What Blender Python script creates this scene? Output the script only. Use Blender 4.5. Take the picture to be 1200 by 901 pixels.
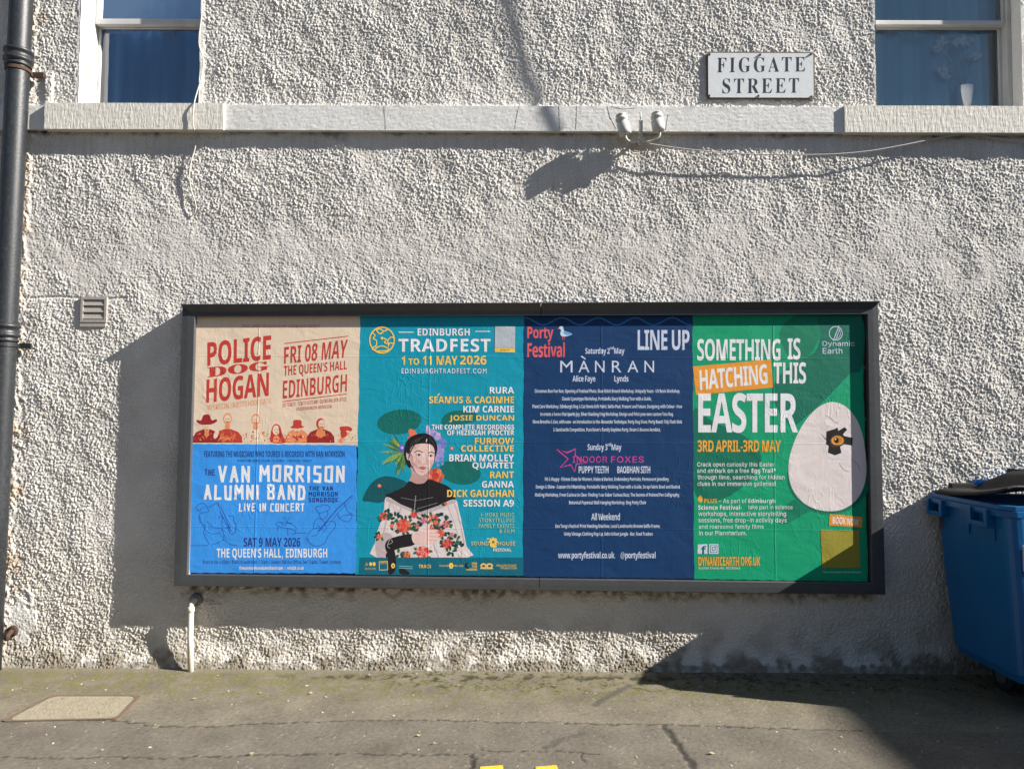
import bpy, bmesh, math, random, os
import numpy as np
from mathutils import Vector, Matrix

random.seed(7); rng = np.random.default_rng(11)
sc = bpy.context.scene
for o in list(bpy.data.objects): bpy.data.objects.remove(o)
C = sc.collection
rad = math.radians

# ------------------------------------------------------------------ camera, world, sun, exposure
CAM = np.array([0.0, -4.56, 1.549]); FPX = 860.0
YAW, PITCH, ROLL = 0.003975, rad(2.4), -0.005156
def _rot():
    cy, sy, cp, sp, cr, sr = math.cos(YAW), math.sin(YAW), math.cos(PITCH), math.sin(PITCH), math.cos(ROLL), math.sin(ROLL)
    return (np.array([[cy, -sy, 0], [sy, cy, 0], [0, 0, 1]]) @ np.array([[1, 0, 0], [0, cp, -sp], [0, sp, cp]])
            @ np.array([[cr, 0, sr], [0, 1, 0], [-sr, 0, cr]]))
RM = _rot()
cam = bpy.data.cameras.new('camera'); cam.sensor_width = 36; cam.lens = FPX / 1200 * 36
cam.clip_start = .05; cam.clip_end = 500
camo = bpy.data.objects.new('camera', cam); C.objects.link(camo); sc.camera = camo
M4 = Matrix.Identity(4)
for i in range(3):
    M4[i][0] = RM[i][0]; M4[i][1] = RM[i][2]; M4[i][2] = -RM[i][1]; M4[i][3] = CAM[i]
camo.matrix_world = M4

SUN = Vector((4.25, -1.0, 2.7)).normalized()
EL = math.asin(SUN.z); AZ = math.atan2(SUN.x, SUN.y)
world = bpy.data.worlds.new('World'); sc.world = world; world.use_nodes = True
wn = world.node_tree.nodes; sky = wn.new('ShaderNodeTexSky'); sky.sky_type = 'NISHITA'; sky.sun_disc = False
sky.sun_elevation = EL; sky.sun_rotation = AZ; sky.altitude = 20; sky.air_density = 1.0; sky.dust_density = .6; sky.ozone_density = 1.5
world.node_tree.links.new(sky.outputs[0], wn['Background'].inputs[0]); wn['Background'].inputs[1].default_value = 0.05
sl = bpy.data.lights.new('sun', 'SUN'); sl.energy = 5.0; sl.angle = rad(.5); sl.color = (1, .955, .88)
so = bpy.data.objects.new('sun', sl); C.objects.link(so); so.rotation_euler = SUN.to_track_quat('Z', 'Y').to_euler(); so.location = (8, -6, 9)
sc.view_settings.view_transform = 'Standard'; sc.view_settings.look = 'None'; sc.view_settings.gamma = 1
sc.view_settings.exposure = 1.3; sc.view_settings.use_curve_mapping = False

# ------------------------------------------------------------------ helpers
def ray(px, py): return RM @ np.array([(px - 600) / FPX, 1.0, -(py - 450.5) / FPX])
def onwall(px, py, y=0.0):            # a point of a vertical plane parallel to the wall
    d = ray(px, py); p = CAM + d * ((y - CAM[1]) / d[1]); return float(p[0]), float(p[2])
def onground(px, py, z=0.0):
    d = ray(px, py); p = CAM + d * ((z - CAM[2]) / d[2]); return float(p[0]), float(p[1])
def W3(px, py, y): x, z = onwall(px, py, y); return Vector((x, y, z))
def lin(c):
    return tuple((v / 255 / 12.92) if v <= 10 else ((v / 255 + .055) / 1.055) ** 2.4 for v in c)

def empty(name, loc, label=None, cat=None, group=None, rz=0):
    o = bpy.data.objects.new(name, None); C.objects.link(o); o.location = loc; o.rotation_euler = (0, 0, rz)
    o.empty_display_size = .1
    return tag(o, label, cat, group)
def tag(o, label=None, cat=None, group=None, kind=None):
    if label: o['label'] = label
    if cat: o['category'] = cat
    if group: o['group'] = group
    if kind: o['kind'] = kind
    return o
def mesh_obj(name, me, mats, parent=None, smooth=False):
    o = bpy.data.objects.new(name, me); C.objects.link(o)
    for m in (mats if isinstance(mats, (list, tuple)) else [mats]): me.materials.append(m)
    if parent is not None:
        o.parent = parent
        o.matrix_parent_inverse = Matrix.Translation(-Vector(parent.location)) if parent.parent is None and parent.type == 'EMPTY' else Matrix.Identity(4)
    if smooth:
        for p in me.polygons: p.use_smooth = True
    return o
def bm_obj(name, bm, mats, parent=None, smooth=False, bevel=0.0):
    if bevel:
        bmesh.ops.bevel(bm, geom=[e for e in bm.edges], offset=bevel, segments=2, affect='EDGES', profile=.7)
    bmesh.ops.recalc_face_normals(bm, faces=bm.faces[:])
    me = bpy.data.meshes.new(name); bm.to_mesh(me); bm.free()
    return mesh_obj(name, me, mats, parent, smooth)
def box(bm, x0, x1, y0, y1, z0, z1, mi=0):
    vs = [bm.verts.new((x, y, z)) for z in (z0, z1) for y in (y0, y1) for x in (x0, x1)]
    for f in ((0, 2, 3, 1), (4, 5, 7, 6), (0, 1, 5, 4), (2, 6, 7, 3), (0, 4, 6, 2), (1, 3, 7, 5)):
        bm.faces.new([vs[i] for i in f]).material_index = mi
    return vs
def hexa(bm, a, b):        # a, b: two loops of points with the same length, joined and capped
    va = [bm.verts.new(p) for p in a]; vb = [bm.verts.new(p) for p in b]; n = len(a)
    bm.faces.new(va); bm.faces.new(vb[::-1])
    for i in range(n): bm.faces.new((va[i], va[(i + 1) % n], vb[(i + 1) % n], vb[i]))
def tube(bm, pts, r, n=10, cap=True, rs=None):
    pts = [Vector(p) for p in pts]; rings = []
    up = None
    for i, p in enumerate(pts):
        t = (pts[min(i + 1, len(pts) - 1)] - pts[max(i - 1, 0)]).normalized()
        if up is None: up = Vector((0, 0, 1)) if abs(t.z) < .9 else Vector((1, 0, 0))
        s = t.cross(up).normalized(); up = s.cross(t).normalized()
        rr = rs[i] if rs else r
        rings.append([bm.verts.new(p + (s * math.cos(2 * math.pi * k / n) + up * math.sin(2 * math.pi * k / n)) * rr) for k in range(n)])
    for a, b in zip(rings, rings[1:]):
        for k in range(n): bm.faces.new((a[k], a[(k + 1) % n], b[(k + 1) % n], b[k]))
    if cap: bm.faces.new(rings[0][::-1]); bm.faces.new(rings[-1])
def lathe(bm, c, axis, prof, n=24):   # prof: (distance along axis, radius)
    axis = Vector(axis).normalized(); c = Vector(c)
    u = axis.orthogonal().normalized(); v = axis.cross(u); rings = []
    for t, r in prof:
        rings.append([bm.verts.new(c + axis * t + (u * math.cos(2 * math.pi * k / n) + v * math.sin(2 * math.pi * k / n)) * r) for k in range(n)])
    for a, b in zip(rings, rings[1:]):
        for k in range(n): bm.faces.new((a[k], a[(k + 1) % n], b[(k + 1) % n], b[k]))
    bm.faces.new(rings[0][::-1]); bm.faces.new(rings[-1])
def smooth_pts(p, n=6, closed=False):
    out = []; N = len(p)
    g = (lambda i: p[i % N]) if closed else (lambda i: p[max(0, min(N - 1, i))])
    for i in range(N if closed else N - 1):
        a, b, c, d = g(i - 1), g(i), g(i + 1), g(i + 2)
        for k in range(n):
            t = k / n
            out.append(tuple(.5 * (2 * b[j] + (c[j] - a[j]) * t + (2 * a[j] - 5 * b[j] + 4 * c[j] - d[j]) * t * t + (3 * b[j] - a[j] - 3 * c[j] + d[j]) * t ** 3) for j in range(len(b))))
    if not closed: out.append(tuple(p[-1]))
    return out

# ------------------------------------------------------------------ materials
def new_mat(name):
    m = bpy.data.materials.new(name); m.use_nodes = True
    nt = m.node_tree; return m, nt, nt.nodes['Principled BSDF'], nt.nodes, nt.links
def noise(N, scale, detail=4, rough=.6, dist=0.0):
    n = N.new('ShaderNodeTexNoise'); n.inputs['Scale'].default_value = scale; n.inputs['Detail'].default_value = detail
    n.inputs['Roughness'].default_value = rough; n.inputs['Distortion'].default_value = dist; return n
def wcoord(N, L, sx=1, sy=1, sz=1):
    g = N.new('ShaderNodeNewGeometry'); mp = N.new('ShaderNodeMapping'); mp.inputs['Scale'].default_value = (sx, sy, sz)
    L.new(g.outputs['Position'], mp.inputs['Vector']); return mp.outputs[0]
def mat(name, col, rough=.6, var=.12, vscale=6, bump=0.0, bscale=60, metallic=0.0, spec=.5, stretch=(1, 1, 1), dirt=None, dscale=3, damt=.5):
    m, nt, P, N, L = new_mat(name)
    P.inputs['Roughness'].default_value = rough; P.inputs['Metallic'].default_value = metallic; P.inputs['Specular IOR Level'].default_value = spec
    co = wcoord(N, L, *stretch)
    n = noise(N, vscale, 5, .65); L.new(co, n.inputs['Vector'])
    mx = N.new('ShaderNodeMix'); mx.data_type = 'RGBA'
    mx.inputs['A'].default_value = (*[v * (1 - var) for v in col], 1); mx.inputs['B'].default_value = (*[min(1, v * (1 + var)) for v in col], 1)
    L.new(n.outputs['Fac'], mx.inputs['Factor']); out = mx.outputs['Result']
    if dirt:
        d = noise(N, dscale, 7, .75, .4); L.new(wcoord(N, L), d.inputs['Vector'])
        r = N.new('ShaderNodeMapRange'); r.inputs[1].default_value = .5; r.inputs[2].default_value = .72; r.inputs[4].default_value = damt; L.new(d.outputs['Fac'], r.inputs[0])
        m2 = N.new('ShaderNodeMix'); m2.data_type = 'RGBA'; L.new(r.outputs[0], m2.inputs['Factor']); L.new(out, m2.inputs['A']); m2.inputs['B'].default_value = (*dirt, 1); out = m2.outputs['Result']
    L.new(out, P.inputs['Base Color'])
    if bump:
        b = noise(N, bscale, 5, .65); L.new(co, b.inputs['Vector'])
        bp = N.new('ShaderNodeBump'); bp.inputs['Strength'].default_value = 1; bp.inputs['Distance'].default_value = bump
        L.new(b.outputs['Fac'], bp.inputs['Height']); L.new(bp.outputs[0], P.inputs['Normal'])
    return m

_paper = {}
def paper(col, rough=.6):            # printed, pasted paper: same wrinkles for every ink on it
    key = (tuple(col), rough)
    if key in _paper: return _paper[key]
    m, nt, P, N, L = new_mat('printed_paper_%d_%d_%d' % tuple(col))
    P.inputs['Roughness'].default_value = rough; P.inputs['Specular IOR Level'].default_value = .25
    c = lin(col)
    n = noise(N, 2.2, 6, .7); L.new(wcoord(N, L), n.inputs['Vector'])
    st = noise(N, 1.0, 3, .6); L.new(wcoord(N, L, 90, 1, 5), st.inputs['Vector'])
    ad = N.new('ShaderNodeMath'); ad.operation = 'ADD'; L.new(n.outputs['Fac'], ad.inputs[0]); L.new(st.outputs['Fac'], ad.inputs[1])
    mr = N.new('ShaderNodeMapRange'); mr.inputs[1].default_value = .6; mr.inputs[2].default_value = 1.4; L.new(ad.outputs[0], mr.inputs[0])
    mx = N.new('ShaderNodeMix'); mx.data_type = 'RGBA'; L.new(mr.outputs[0], mx.inputs['Factor'])
    mx.inputs['A'].default_value = (*[v * .9 for v in c], 1); mx.inputs['B'].default_value = (*[min(.9, v * 1.06 + .004) for v in c], 1)
    L.new(mx.outputs['Result'], P.inputs['Base Color'])
    # wrinkles: broad ripples, sharp little creases, fine paste grain
    h1 = noise(N, 5, 3, .5, .6); L.new(wcoord(N, L, 1, 1, 1.5), h1.inputs['Vector'])
    w = noise(N, 9, 2, .5, 1.2); L.new(wcoord(N, L, 1.3, 1, .7), w.inputs['Vector'])
    ab = N.new('ShaderNodeMath'); ab.operation = 'SUBTRACT'; ab.inputs[1].default_value = .5; L.new(w.outputs['Fac'], ab.inputs[0])
    ab2 = N.new('ShaderNodeMath'); ab2.operation = 'ABSOLUTE'; L.new(ab.outputs[0], ab2.inputs[0])
    cr = N.new('ShaderNodeMapRange'); cr.inputs[1].default_value = 0; cr.inputs[2].default_value = .035; cr.inputs[3].default_value = 1; cr.inputs[4].default_value = 0; L.new(ab2.outputs[0], cr.inputs[0])
    mk = noise(N, 2.3, 3); L.new(wcoord(N, L), mk.inputs['Vector'])
    mkr = N.new('ShaderNodeMapRange'); mkr.inputs[1].default_value = .5; mkr.inputs[2].default_value = .68; L.new(mk.outputs['Fac'], mkr.inputs[0])
    cm = N.new('ShaderNodeMath'); cm.operation = 'MULTIPLY'; L.new(cr.outputs[0], cm.inputs[0]); L.new(mkr.outputs[0], cm.inputs[1])
    g = noise(N, 1.0, 4, .6); L.new(wcoord(N, L, 160, 1, 22), g.inputs['Vector'])
    def mul(s, k):
        q = N.new('ShaderNodeMath'); q.operation = 'MULTIPLY'; q.inputs[1].default_value = k; L.new(s, q.inputs[0]); return q.outputs[0]
    def add(a, b):
        q = N.new('ShaderNodeMath'); q.operation = 'ADD'; L.new(a, q.inputs[0]); L.new(b, q.inputs[1]); return q.outputs[0]
    def ridge(axis, off, per, wd):
        sp = N.new('ShaderNodeSeparateXYZ'); L.new(wcoord(N, L), sp.inputs[0])
        q = N.new('ShaderNodeMath'); q.operation = 'ADD'; q.inputs[1].default_value = -off + per * 20.5; L.new(sp.outputs[axis], q.inputs[0])
        wbl = N.new('ShaderNodeMath'); wbl.operation = 'MULTIPLY_ADD'; wbl.inputs[1].default_value = .012; L.new(h1.outputs['Fac'], wbl.inputs[0]); L.new(q.outputs[0], wbl.inputs[2])
        m_ = N.new('ShaderNodeMath'); m_.operation = 'MODULO'; m_.inputs[1].default_value = per; L.new(wbl.outputs[0], m_.inputs[0])
        d_ = N.new('ShaderNodeMath'); d_.operation = 'SUBTRACT'; d_.inputs[1].default_value = per / 2; L.new(m_.outputs[0], d_.inputs[0])
        a_ = N.new('ShaderNodeMath'); a_.operation = 'ABSOLUTE'; L.new(d_.outputs[0], a_.inputs[0])
        r_ = N.new('ShaderNodeMapRange'); r_.inputs[1].default_value = 0; r_.inputs[2].default_value = wd; r_.inputs[3].default_value = 1; r_.inputs[4].default_value = 0; L.new(a_.outputs[0], r_.inputs[0]); return r_.outputs[0]
    tot = add(add(mul(ridge('X', -1.565, 1.05, .006), .0012), mul(ridge('Z', .87, .52, .005), .0007)), add(mul(h1.outputs['Fac'], .0052), add(mul(cm.outputs[0], .0010), mul(g.outputs['Fac'], .0005))))
    bp = N.new('ShaderNodeBump'); bp.inputs['Strength'].default_value = .8; bp.inputs['Distance'].default_value = 1.0
    L.new(tot, bp.inputs['Height']); L.new(bp.outputs[0], P.inputs['Normal'])
    _paper[key] = m; return m

def attr_mat(name, rough, fine, fscale, fvar):
    m, nt, P, N, L = new_mat(name)
    a = N.new('ShaderNodeAttribute'); a.attribute_name = 'tint'
    P.inputs['Roughness'].default_value = rough; P.inputs['Specular IOR Level'].default_value = .25
    n = noise(N, fscale, 6, .7); L.new(wcoord(N, L), n.inputs['Vector'])
    mr = N.new('ShaderNodeMapRange'); mr.inputs[1].default_value = .25; mr.inputs[2].default_value = .75; mr.inputs[3].default_value = 1 - fvar; mr.inputs[4].default_value = 1 + fvar
    L.new(n.outputs['Fac'], mr.inputs[0])
    vm = N.new('ShaderNodeVectorMath'); vm.operation = 'SCALE'; L.new(a.outputs['Color'], vm.inputs[0]); L.new(mr.outputs[0], vm.inputs['Scale'])
    L.new(vm.outputs[0], P.inputs['Base Color'])
    b = noise(N, fscale * 1.3, 5, .7); L.new(wcoord(N, L), b.inputs['Vector'])
    bp = N.new('ShaderNodeBump'); bp.inputs['Strength'].default_value = 1; bp.inputs['Distance'].default_value = fine
    L.new(b.outputs['Fac'], bp.inputs['Height']); L.new(bp.outputs[0], P.inputs['Normal'])
    return m

M_wall = attr_mat('roughcast_render', .9, .0016, 150, .12)
M_ground = attr_mat('worn_asphalt', .85, .0026, 230, .5)
M_band = mat('painted_stone', (.66, .65, .63), .8, .08, 14, .0022, 55, dirt=(.40, .38, .34), dscale=5, damt=.45)
M_sill = mat('tooled_sill_stone', (.66, .63, .57), .85, .1, 10, .005, 1.0, stretch=(60, 1, 14), dirt=(.36, .33, .28), dscale=.2, damt=.3)
M_white = mat('white_gloss_paint', (.56, .55, .53), .4, .06, 8, .0008, 60, dirt=(.38, .32, .25), dscale=5, damt=.5)
M_reveal = mat('reveal_paint', (.78, .76, .72), .8, .08, 8, .003, 60, dirt=(.40, .36, .30), dscale=4, damt=.35)
M_frame = mat('grey_coated_metal', (.054, .058, .063), .40, .16, 5, .0009, 35, dirt=(.10, .10, .097), dscale=9, damt=.4)
M_trim = mat('aluminium_trim', (.42, .43, .44), .35, .1, 20, metallic=.7)
M_black = mat('black_backing', (.012, .012, .014), .6, .2, 10)
M_pipe = mat('dark_pipe_paint', (.017, .020, .024), .42, .3, 60, .0014, 110, dirt=(.075, .07, .065), dscale=60, damt=.6)
M_conduit = mat('pale_conduit', (.62, .58, .50), .6, .1, 25, .001, 80, dirt=(.35, .27, .18), dscale=9, damt=.5)
M_rust = mat('rusty_iron', (.055, .028, .016), .85, .4, 40, .003, 90)
M_ins = mat('weathered_ceramic', (.52, .51, .48), .4, .08, 20, .0006, 90, dirt=(.30, .28, .25), dscale=30, damt=.6)
M_wire = mat('white_cable', (.46, .43, .39), .7, .1, 20)
M_bcable = mat('black_cable', (.03, .03, .032), .6, .1, 20)
M_sign = mat('white_enamel', (.68, .70, .71), .35, .05, 6, .0008, 30, dirt=(.52, .52, .48), dscale=8, damt=.4)
M_signink = mat('navy_enamel', (.018, .02, .035), .4, .1, 20)
M_signedge = mat('rusted_sign_edge', (.13, .10, .08), .7, .4, 40)
M_grille = mat('stone_grey_plastic', (.34, .31, .28), .6, .1, 20, .001, 60)
M_bin = mat('blue_plastic', (.003, .10, .275), .36, .1, 5, .0006, 140, spec=.4, dirt=(.02, .10, .22), dscale=7, damt=.4)
M_lid = mat('charcoal_plastic', (.018, .017, .017), .6, .2, 8, .001, 90, spec=.25, dirt=(.05, .047, .044), dscale=9, damt=.5)
M_sunlit_blue = mat('sunlit_blue_plastic', (.01, .22, .62), .4, .1, 8)  # bin blue for the hinge bar, with sunlight put into the colour
M_galv = mat('galvanised_steel', (.16, .155, .15), .5, .2, 20, .001, 60, metallic=.5)
M_rubber = mat('black_rubber', (.02, .02, .02), .7, .2, 20)
M_paint_y = mat('yellow_road_paint', (.75, .45, .02), .75, .15, 30, .003, 120, dirt=(.28, .20, .08), dscale=30, damt=.7)
M_cover = mat('concrete_cover', (.29, .25, .175), .9, .3, 45, .009, 80, dirt=(.16, .14, .085), dscale=16, damt=.7)
M_coverrim = mat('rusty_cover_rim', (.13, .09, .06), .85, .4, 45, .003, 90)
M_grit = mat('pale_grit', (.42, .36, .27), .9, .3, 90)
M_leafy = mat('dry_leaf', (.40, .30, .17), .8, .3, 50)
M_stone = mat('dark_sandstone', (.12, .115, .11), .9, .15, 2, .006, 20)  # stone darkened so the window panes reflect less of it
M_slate = mat('slate_roof', (.09, .09, .10), .7, .2, 4, .01, 12)
M_dark = mat('dark_room', (.03, .03, .035), .9, .1, 3)
M_vase = mat('white_china', (.8, .82, .84), .4, .05, 10)
M_petal = mat('white_petals', (.85, .87, .9), .7, .1, 20)
M_stem = mat('green_stems', (.24, .36, .42), .7, .2, 20)
M_curtA = mat('dark_blue_curtain', (.17, .42, .95), .9, .45, 1.0, .001, 60, stretch=(9, 1, .6))  # both curtains: upright streaks in the cloth colour stand in for fold shading
M_curtB = mat('mid_blue_curtain', (.36, .68, .97), .9, .32, 1.0, .001, 60, stretch=(9, 1, .6))
def glass_mat():
    m, nt, P, N, L = new_mat('window_glass')
    t = N.new('ShaderNodeBsdfTransparent'); t.inputs[0].default_value = (.9, .94, .95, 1)
    g = N.new('ShaderNodeBsdfGlossy'); g.inputs['Roughness'].default_value = .015
    f = N.new('ShaderNodeFresnel'); f.inputs[0].default_value = 1.6
    k = N.new('ShaderNodeMath'); k.operation = 'MULTIPLY'; k.inputs[1].default_value = 2.6; k.use_clamp = True; L.new(f.outputs[0], k.inputs[0])
    bn = noise(N, 1.6, 1); L.new(wcoord(N, L), bn.inputs['Vector']); bp = N.new('ShaderNodeBump'); bp.inputs['Distance'].default_value = .004
    L.new(bn.outputs['Fac'], bp.inputs['Height']); L.new(bp.outputs[0], g.inputs['Normal'])
    s = N.new('ShaderNodeMixShader'); L.new(k.outputs[0], s.inputs[0]); L.new(t.outputs[0], s.inputs[1]); L.new(g.outputs[0], s.inputs[2])
    L.new(s.outputs[0], N['Material Output'].inputs[0]); return m
M_glass = glass_mat()

# ------------------------------------------------------------------ height-field tools
def band_noise(nx, nz, step, wl, bw=.35, ax=1.0, az=1.0, seed=0):   # band-passed white noise, unit variance
    r = np.random.default_rng(seed); a = r.standard_normal((nz, nx))
    fx = np.fft.fftfreq(nx, step) * ax; fz = np.fft.fftfreq(nz, step) * az
    k = np.sqrt(fx[None, :] ** 2 + fz[:, None] ** 2); k0 = 1 / wl
    flt = np.exp(-((np.log(np.maximum(k, 1e-6) / k0)) ** 2) / (2 * bw * bw))
    b = np.real(np.fft.ifft2(np.fft.fft2(a) * flt)); return (b - b.mean()) / b.std()
def sstep(a, b, x):
    t = np.clip((x - a) / (b - a), 0, 1); return t * t * (3 - 2 * t)
def seg_dist(X, Z, pts):
    d = np.full(X.shape, 1e9)
    for (x0, z0), (x1, z1) in zip(pts, pts[1:]):
        dx, dz = x1 - x0, z1 - z0; t = np.clip(((X - x0) * dx + (Z - z0) * dz) / (dx * dx + dz * dz + 1e-12), 0, 1)
        d = np.minimum(d, np.hypot(X - x0 - t * dx, Z - z0 - t * dz))
    return d
def grid_mesh(name, co, nx, nz, keep, tint, extra=None, flip=False):
    idx = np.arange(nx * nz).reshape(nz, nx)
    q = np.stack([idx[:-1, :-1], idx[:-1, 1:], idx[1:, 1:], idx[1:, :-1]], -1)
    q = q[keep] if keep is not None else q.reshape(-1, 4)
    if flip: q = q[:, ::-1]
    co = co.reshape(-1, 3); tint = tint.reshape(-1, 3)
    if extra is not None:
        ev, ef, et = extra; q = np.concatenate([q, np.array(ef) + len(co)]); co = np.concatenate([co, np.array(ev)]); tint = np.concatenate([tint, np.array(et)])
    used = np.zeros(len(co), bool); used[q.ravel()] = True; remap = np.cumsum(used) - 1
    co = co[used]; tint = tint[used]; q = remap[q]
    me = bpy.data.meshes.new(name); me.vertices.add(len(co)); me.vertices.foreach_set('co', co.astype(np.float32).ravel())
    me.loops.add(q.size); me.loops.foreach_set('vertex_index', q.astype(np.int32).ravel())
    me.polygons.add(len(q)); me.polygons.foreach_set('loop_start', np.arange(0, q.size, 4, dtype=np.int32)); me.polygons.foreach_set('loop_total', np.full(len(q), 4, np.int32))
    me.polygons.foreach_set('use_smooth', np.ones(len(q), bool))
    me.update(calc_edges=True)
    at = me.attributes.new('tint', 'FLOAT_COLOR', 'POINT'); at.data.foreach_set('color', np.concatenate([tint, np.ones((len(tint), 1))], 1).astype(np.float32).ravel())
    me.validate(); return me
def mixc(c, d, k): return c * (1 - k[..., None]) + np.array(d) * k[..., None]

# ------------------------------------------------------------------ ground
ST = .009
gx = np.arange(-3.9, 4.2, ST); gy = np.arange(-1.95, .08, ST); X, Y = np.meshgrid(gx, gy); nx, ny = len(gx), len(gy)
G = lambda pts: [onground(*p) for p in pts]
seamA = G([(60, 842), (130, 843), (145, 845), (190, 851), (260, 850), (310, 847), (400, 844), (480, 843), (560, 845), (640, 846), (700, 848), (760, 848), (830, 850), (900, 853), (1010, 856)])
seamB = G([(-60, 887), (0, 886), (80, 888), (120, 886), (190, 888), (260, 885), (330, 884), (400, 882), (480, 884), (550, 883)])
crC = G([(553, 882), (551, 886), (554, 890), (550, 896), (553, 903)]); crD = G([(558, 878), (620, 880), (680, 881), (700, 884)]); crD2 = G([(682, 881), (681, 886), (686, 893)])
crE = G([(779, 851), (784, 857), (790, 868), (800, 880), (806, 889), (813, 898)])
wob = band_noise(nx, ny, ST, .12, .5, seed=3) * .004
h = band_noise(nx, ny, ST, .028, .4, seed=1) * .0005 + band_noise(nx, ny, ST, .4, .5, seed=2) * .0008
edge = np.minimum(np.minimum(X - gx[0], gx[-1] - X), Y - gy[0]); fade = sstep(0, .15, edge); h *= fade
yA = np.interp(X, [p[0] for p in seamA], [p[1] for p in seamA])
patch = sstep(.0, .015, yA + wob - Y)
n1 = band_noise(nx, ny, ST, .5, .6, seed=4); n2 = band_noise(nx, ny, ST, .06, .7, seed=5); n3 = band_noise(nx, ny, ST, .18, .6, seed=6)
col = np.ones((ny, nx, 3)) * np.array((.162, .140, .106))
col = mixc(col, (.134, .117, .094), patch * .85)
col *= (1 + .07 * n1 + .05 * n2)[..., None]
moss = np.clip(sstep(-.72, -.14, Y) * (.6 + .45 * n3) * sstep(-4, -.5, -X + 1.2), 0, .8)
col = mixc(col, (.142, .130, .056), moss)
lip = sstep(-.13, -.06, Y); col = mixc(col, (.19, .162, .122), lip * .6)
spot = sstep(1.05, 1.35, n2 + .5 * n3) * sstep(-.50, -.25, Y) * sstep(.02, -.07, Y) * sstep(-1.1, -.5, X)
wet = sstep(.05, .5, n3 + .5 * n2) * np.exp(-((Y + .155) / .04) ** 2) * sstep(-1.6, -1.0, X) * sstep(2.0, 1.2, X)
col = mixc(col, (.030, .029, .022), np.clip(spot * .85 + wet * .85, 0, .92))
gr_ = np.random.default_rng(77); sp_ = gr_.standard_normal(X.shape); col *= (1 + .085 * sp_)[..., None]; col = mixc(col, (.34, .30, .24), (sp_ > 2.7) * .6); col = mixc(col, (.06, .055, .05), (sp_ < -2.7) * .6)
tiny = sstep(2.2, 2.6, band_noise(nx, ny, ST, .03, .5, seed=8)); col = mixc(col, (.045, .04, .035), tiny * .7)
for pts, w, dep in ((seamA, .007, .004), (seamB, .006, .005), (crC, .010, .006), (crD, .005, .003), (crD2, .006, .003), (crE, .020, .006)):
    d = np.abs(seg_dist(X + wob, Y + wob.T[:ny, :nx] if wob.T.shape == wob.shape else Y + wob, pts)); k = 1 - sstep(w * .4, w * 1.3, d + .003 * n2)
    h -= dep * k; col = mixc(col, (.030, .028, .024), k * .8)
sm = 1 - sstep(.012, .03, seg_dist(X, Y, G([(697, 826), (715, 815), (738, 803)])) + .004 * n2); col = mixc(col, (.05, .048, .04), sm * .6)
sm = 1 - sstep(.010, .03, seg_dist(X, Y, G([(640, 876), (660, 866), (685, 859)])) + .005 * n2); col = mixc(col, (.06, .055, .05), sm * .55)
h += -.010 * patch * fade * 0
co = np.stack([X, Y, h], -1)
x0, x1, y0, y1 = gx[0], gx[-1], gy[0], gy[-1]; B = 60.0
ev = [(x0, y0, 0), (x1, y0, 0), (x1, y1, 0), (x0, y1, 0), (-B, -B, 0), (B, -B, 0), (B, B, 0), (-B, B, 0), (-B, y0, 0), (B, y0, 0), (B, y1, 0), (-B, y1, 0), (x0, -B, 0), (x1, -B, 0), (x1, B, 0), (x0, B, 0)]
ef = [(4, 12, 0, 8), (12, 13, 1, 0), (13, 5, 9, 1), (8, 0, 3, 11), (1, 9, 10, 2), (11, 3, 15, 7), (3, 2, 14, 15), (2, 10, 6, 14)]
road = mesh_obj('pavement', grid_mesh('pavement', co, nx, ny, None, col, (ev, ef, [(.134, .117, .094)] * 16)), M_ground); road['kind'] = 'structure'
# double yellow lines that end in front of the wall and run towards the viewer
bm = bmesh.new()
for a, b in ((560, 593), (625, 656)):
    xa, ya = onground(a, 897.5); xb, _ = onground(b, 896); n = 40
    L = []; Rr = []
    for i in range(n + 1):
        t = i / n; y = ya - .02 - t * 3.6; z = .0045
        L.append((xa + random.uniform(-.006, .006), y, z)); Rr.append((xb + random.uniform(-.006, .006), y, z))
    L[0] = (xa + .012, ya - .012, .0045); Rr[0] = (xb - .014, ya + .004, .0045)
    vl = [bm.verts.new(p) for p in L]; vr = [bm.verts.new(p) for p in Rr]
    for i in range(n): bm.faces.new((vl[i], vr[i], vr[i + 1], vl[i + 1]))
yl = bm_obj('road_markings', bm, M_paint_y); yl['kind'] = 'structure'

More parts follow.
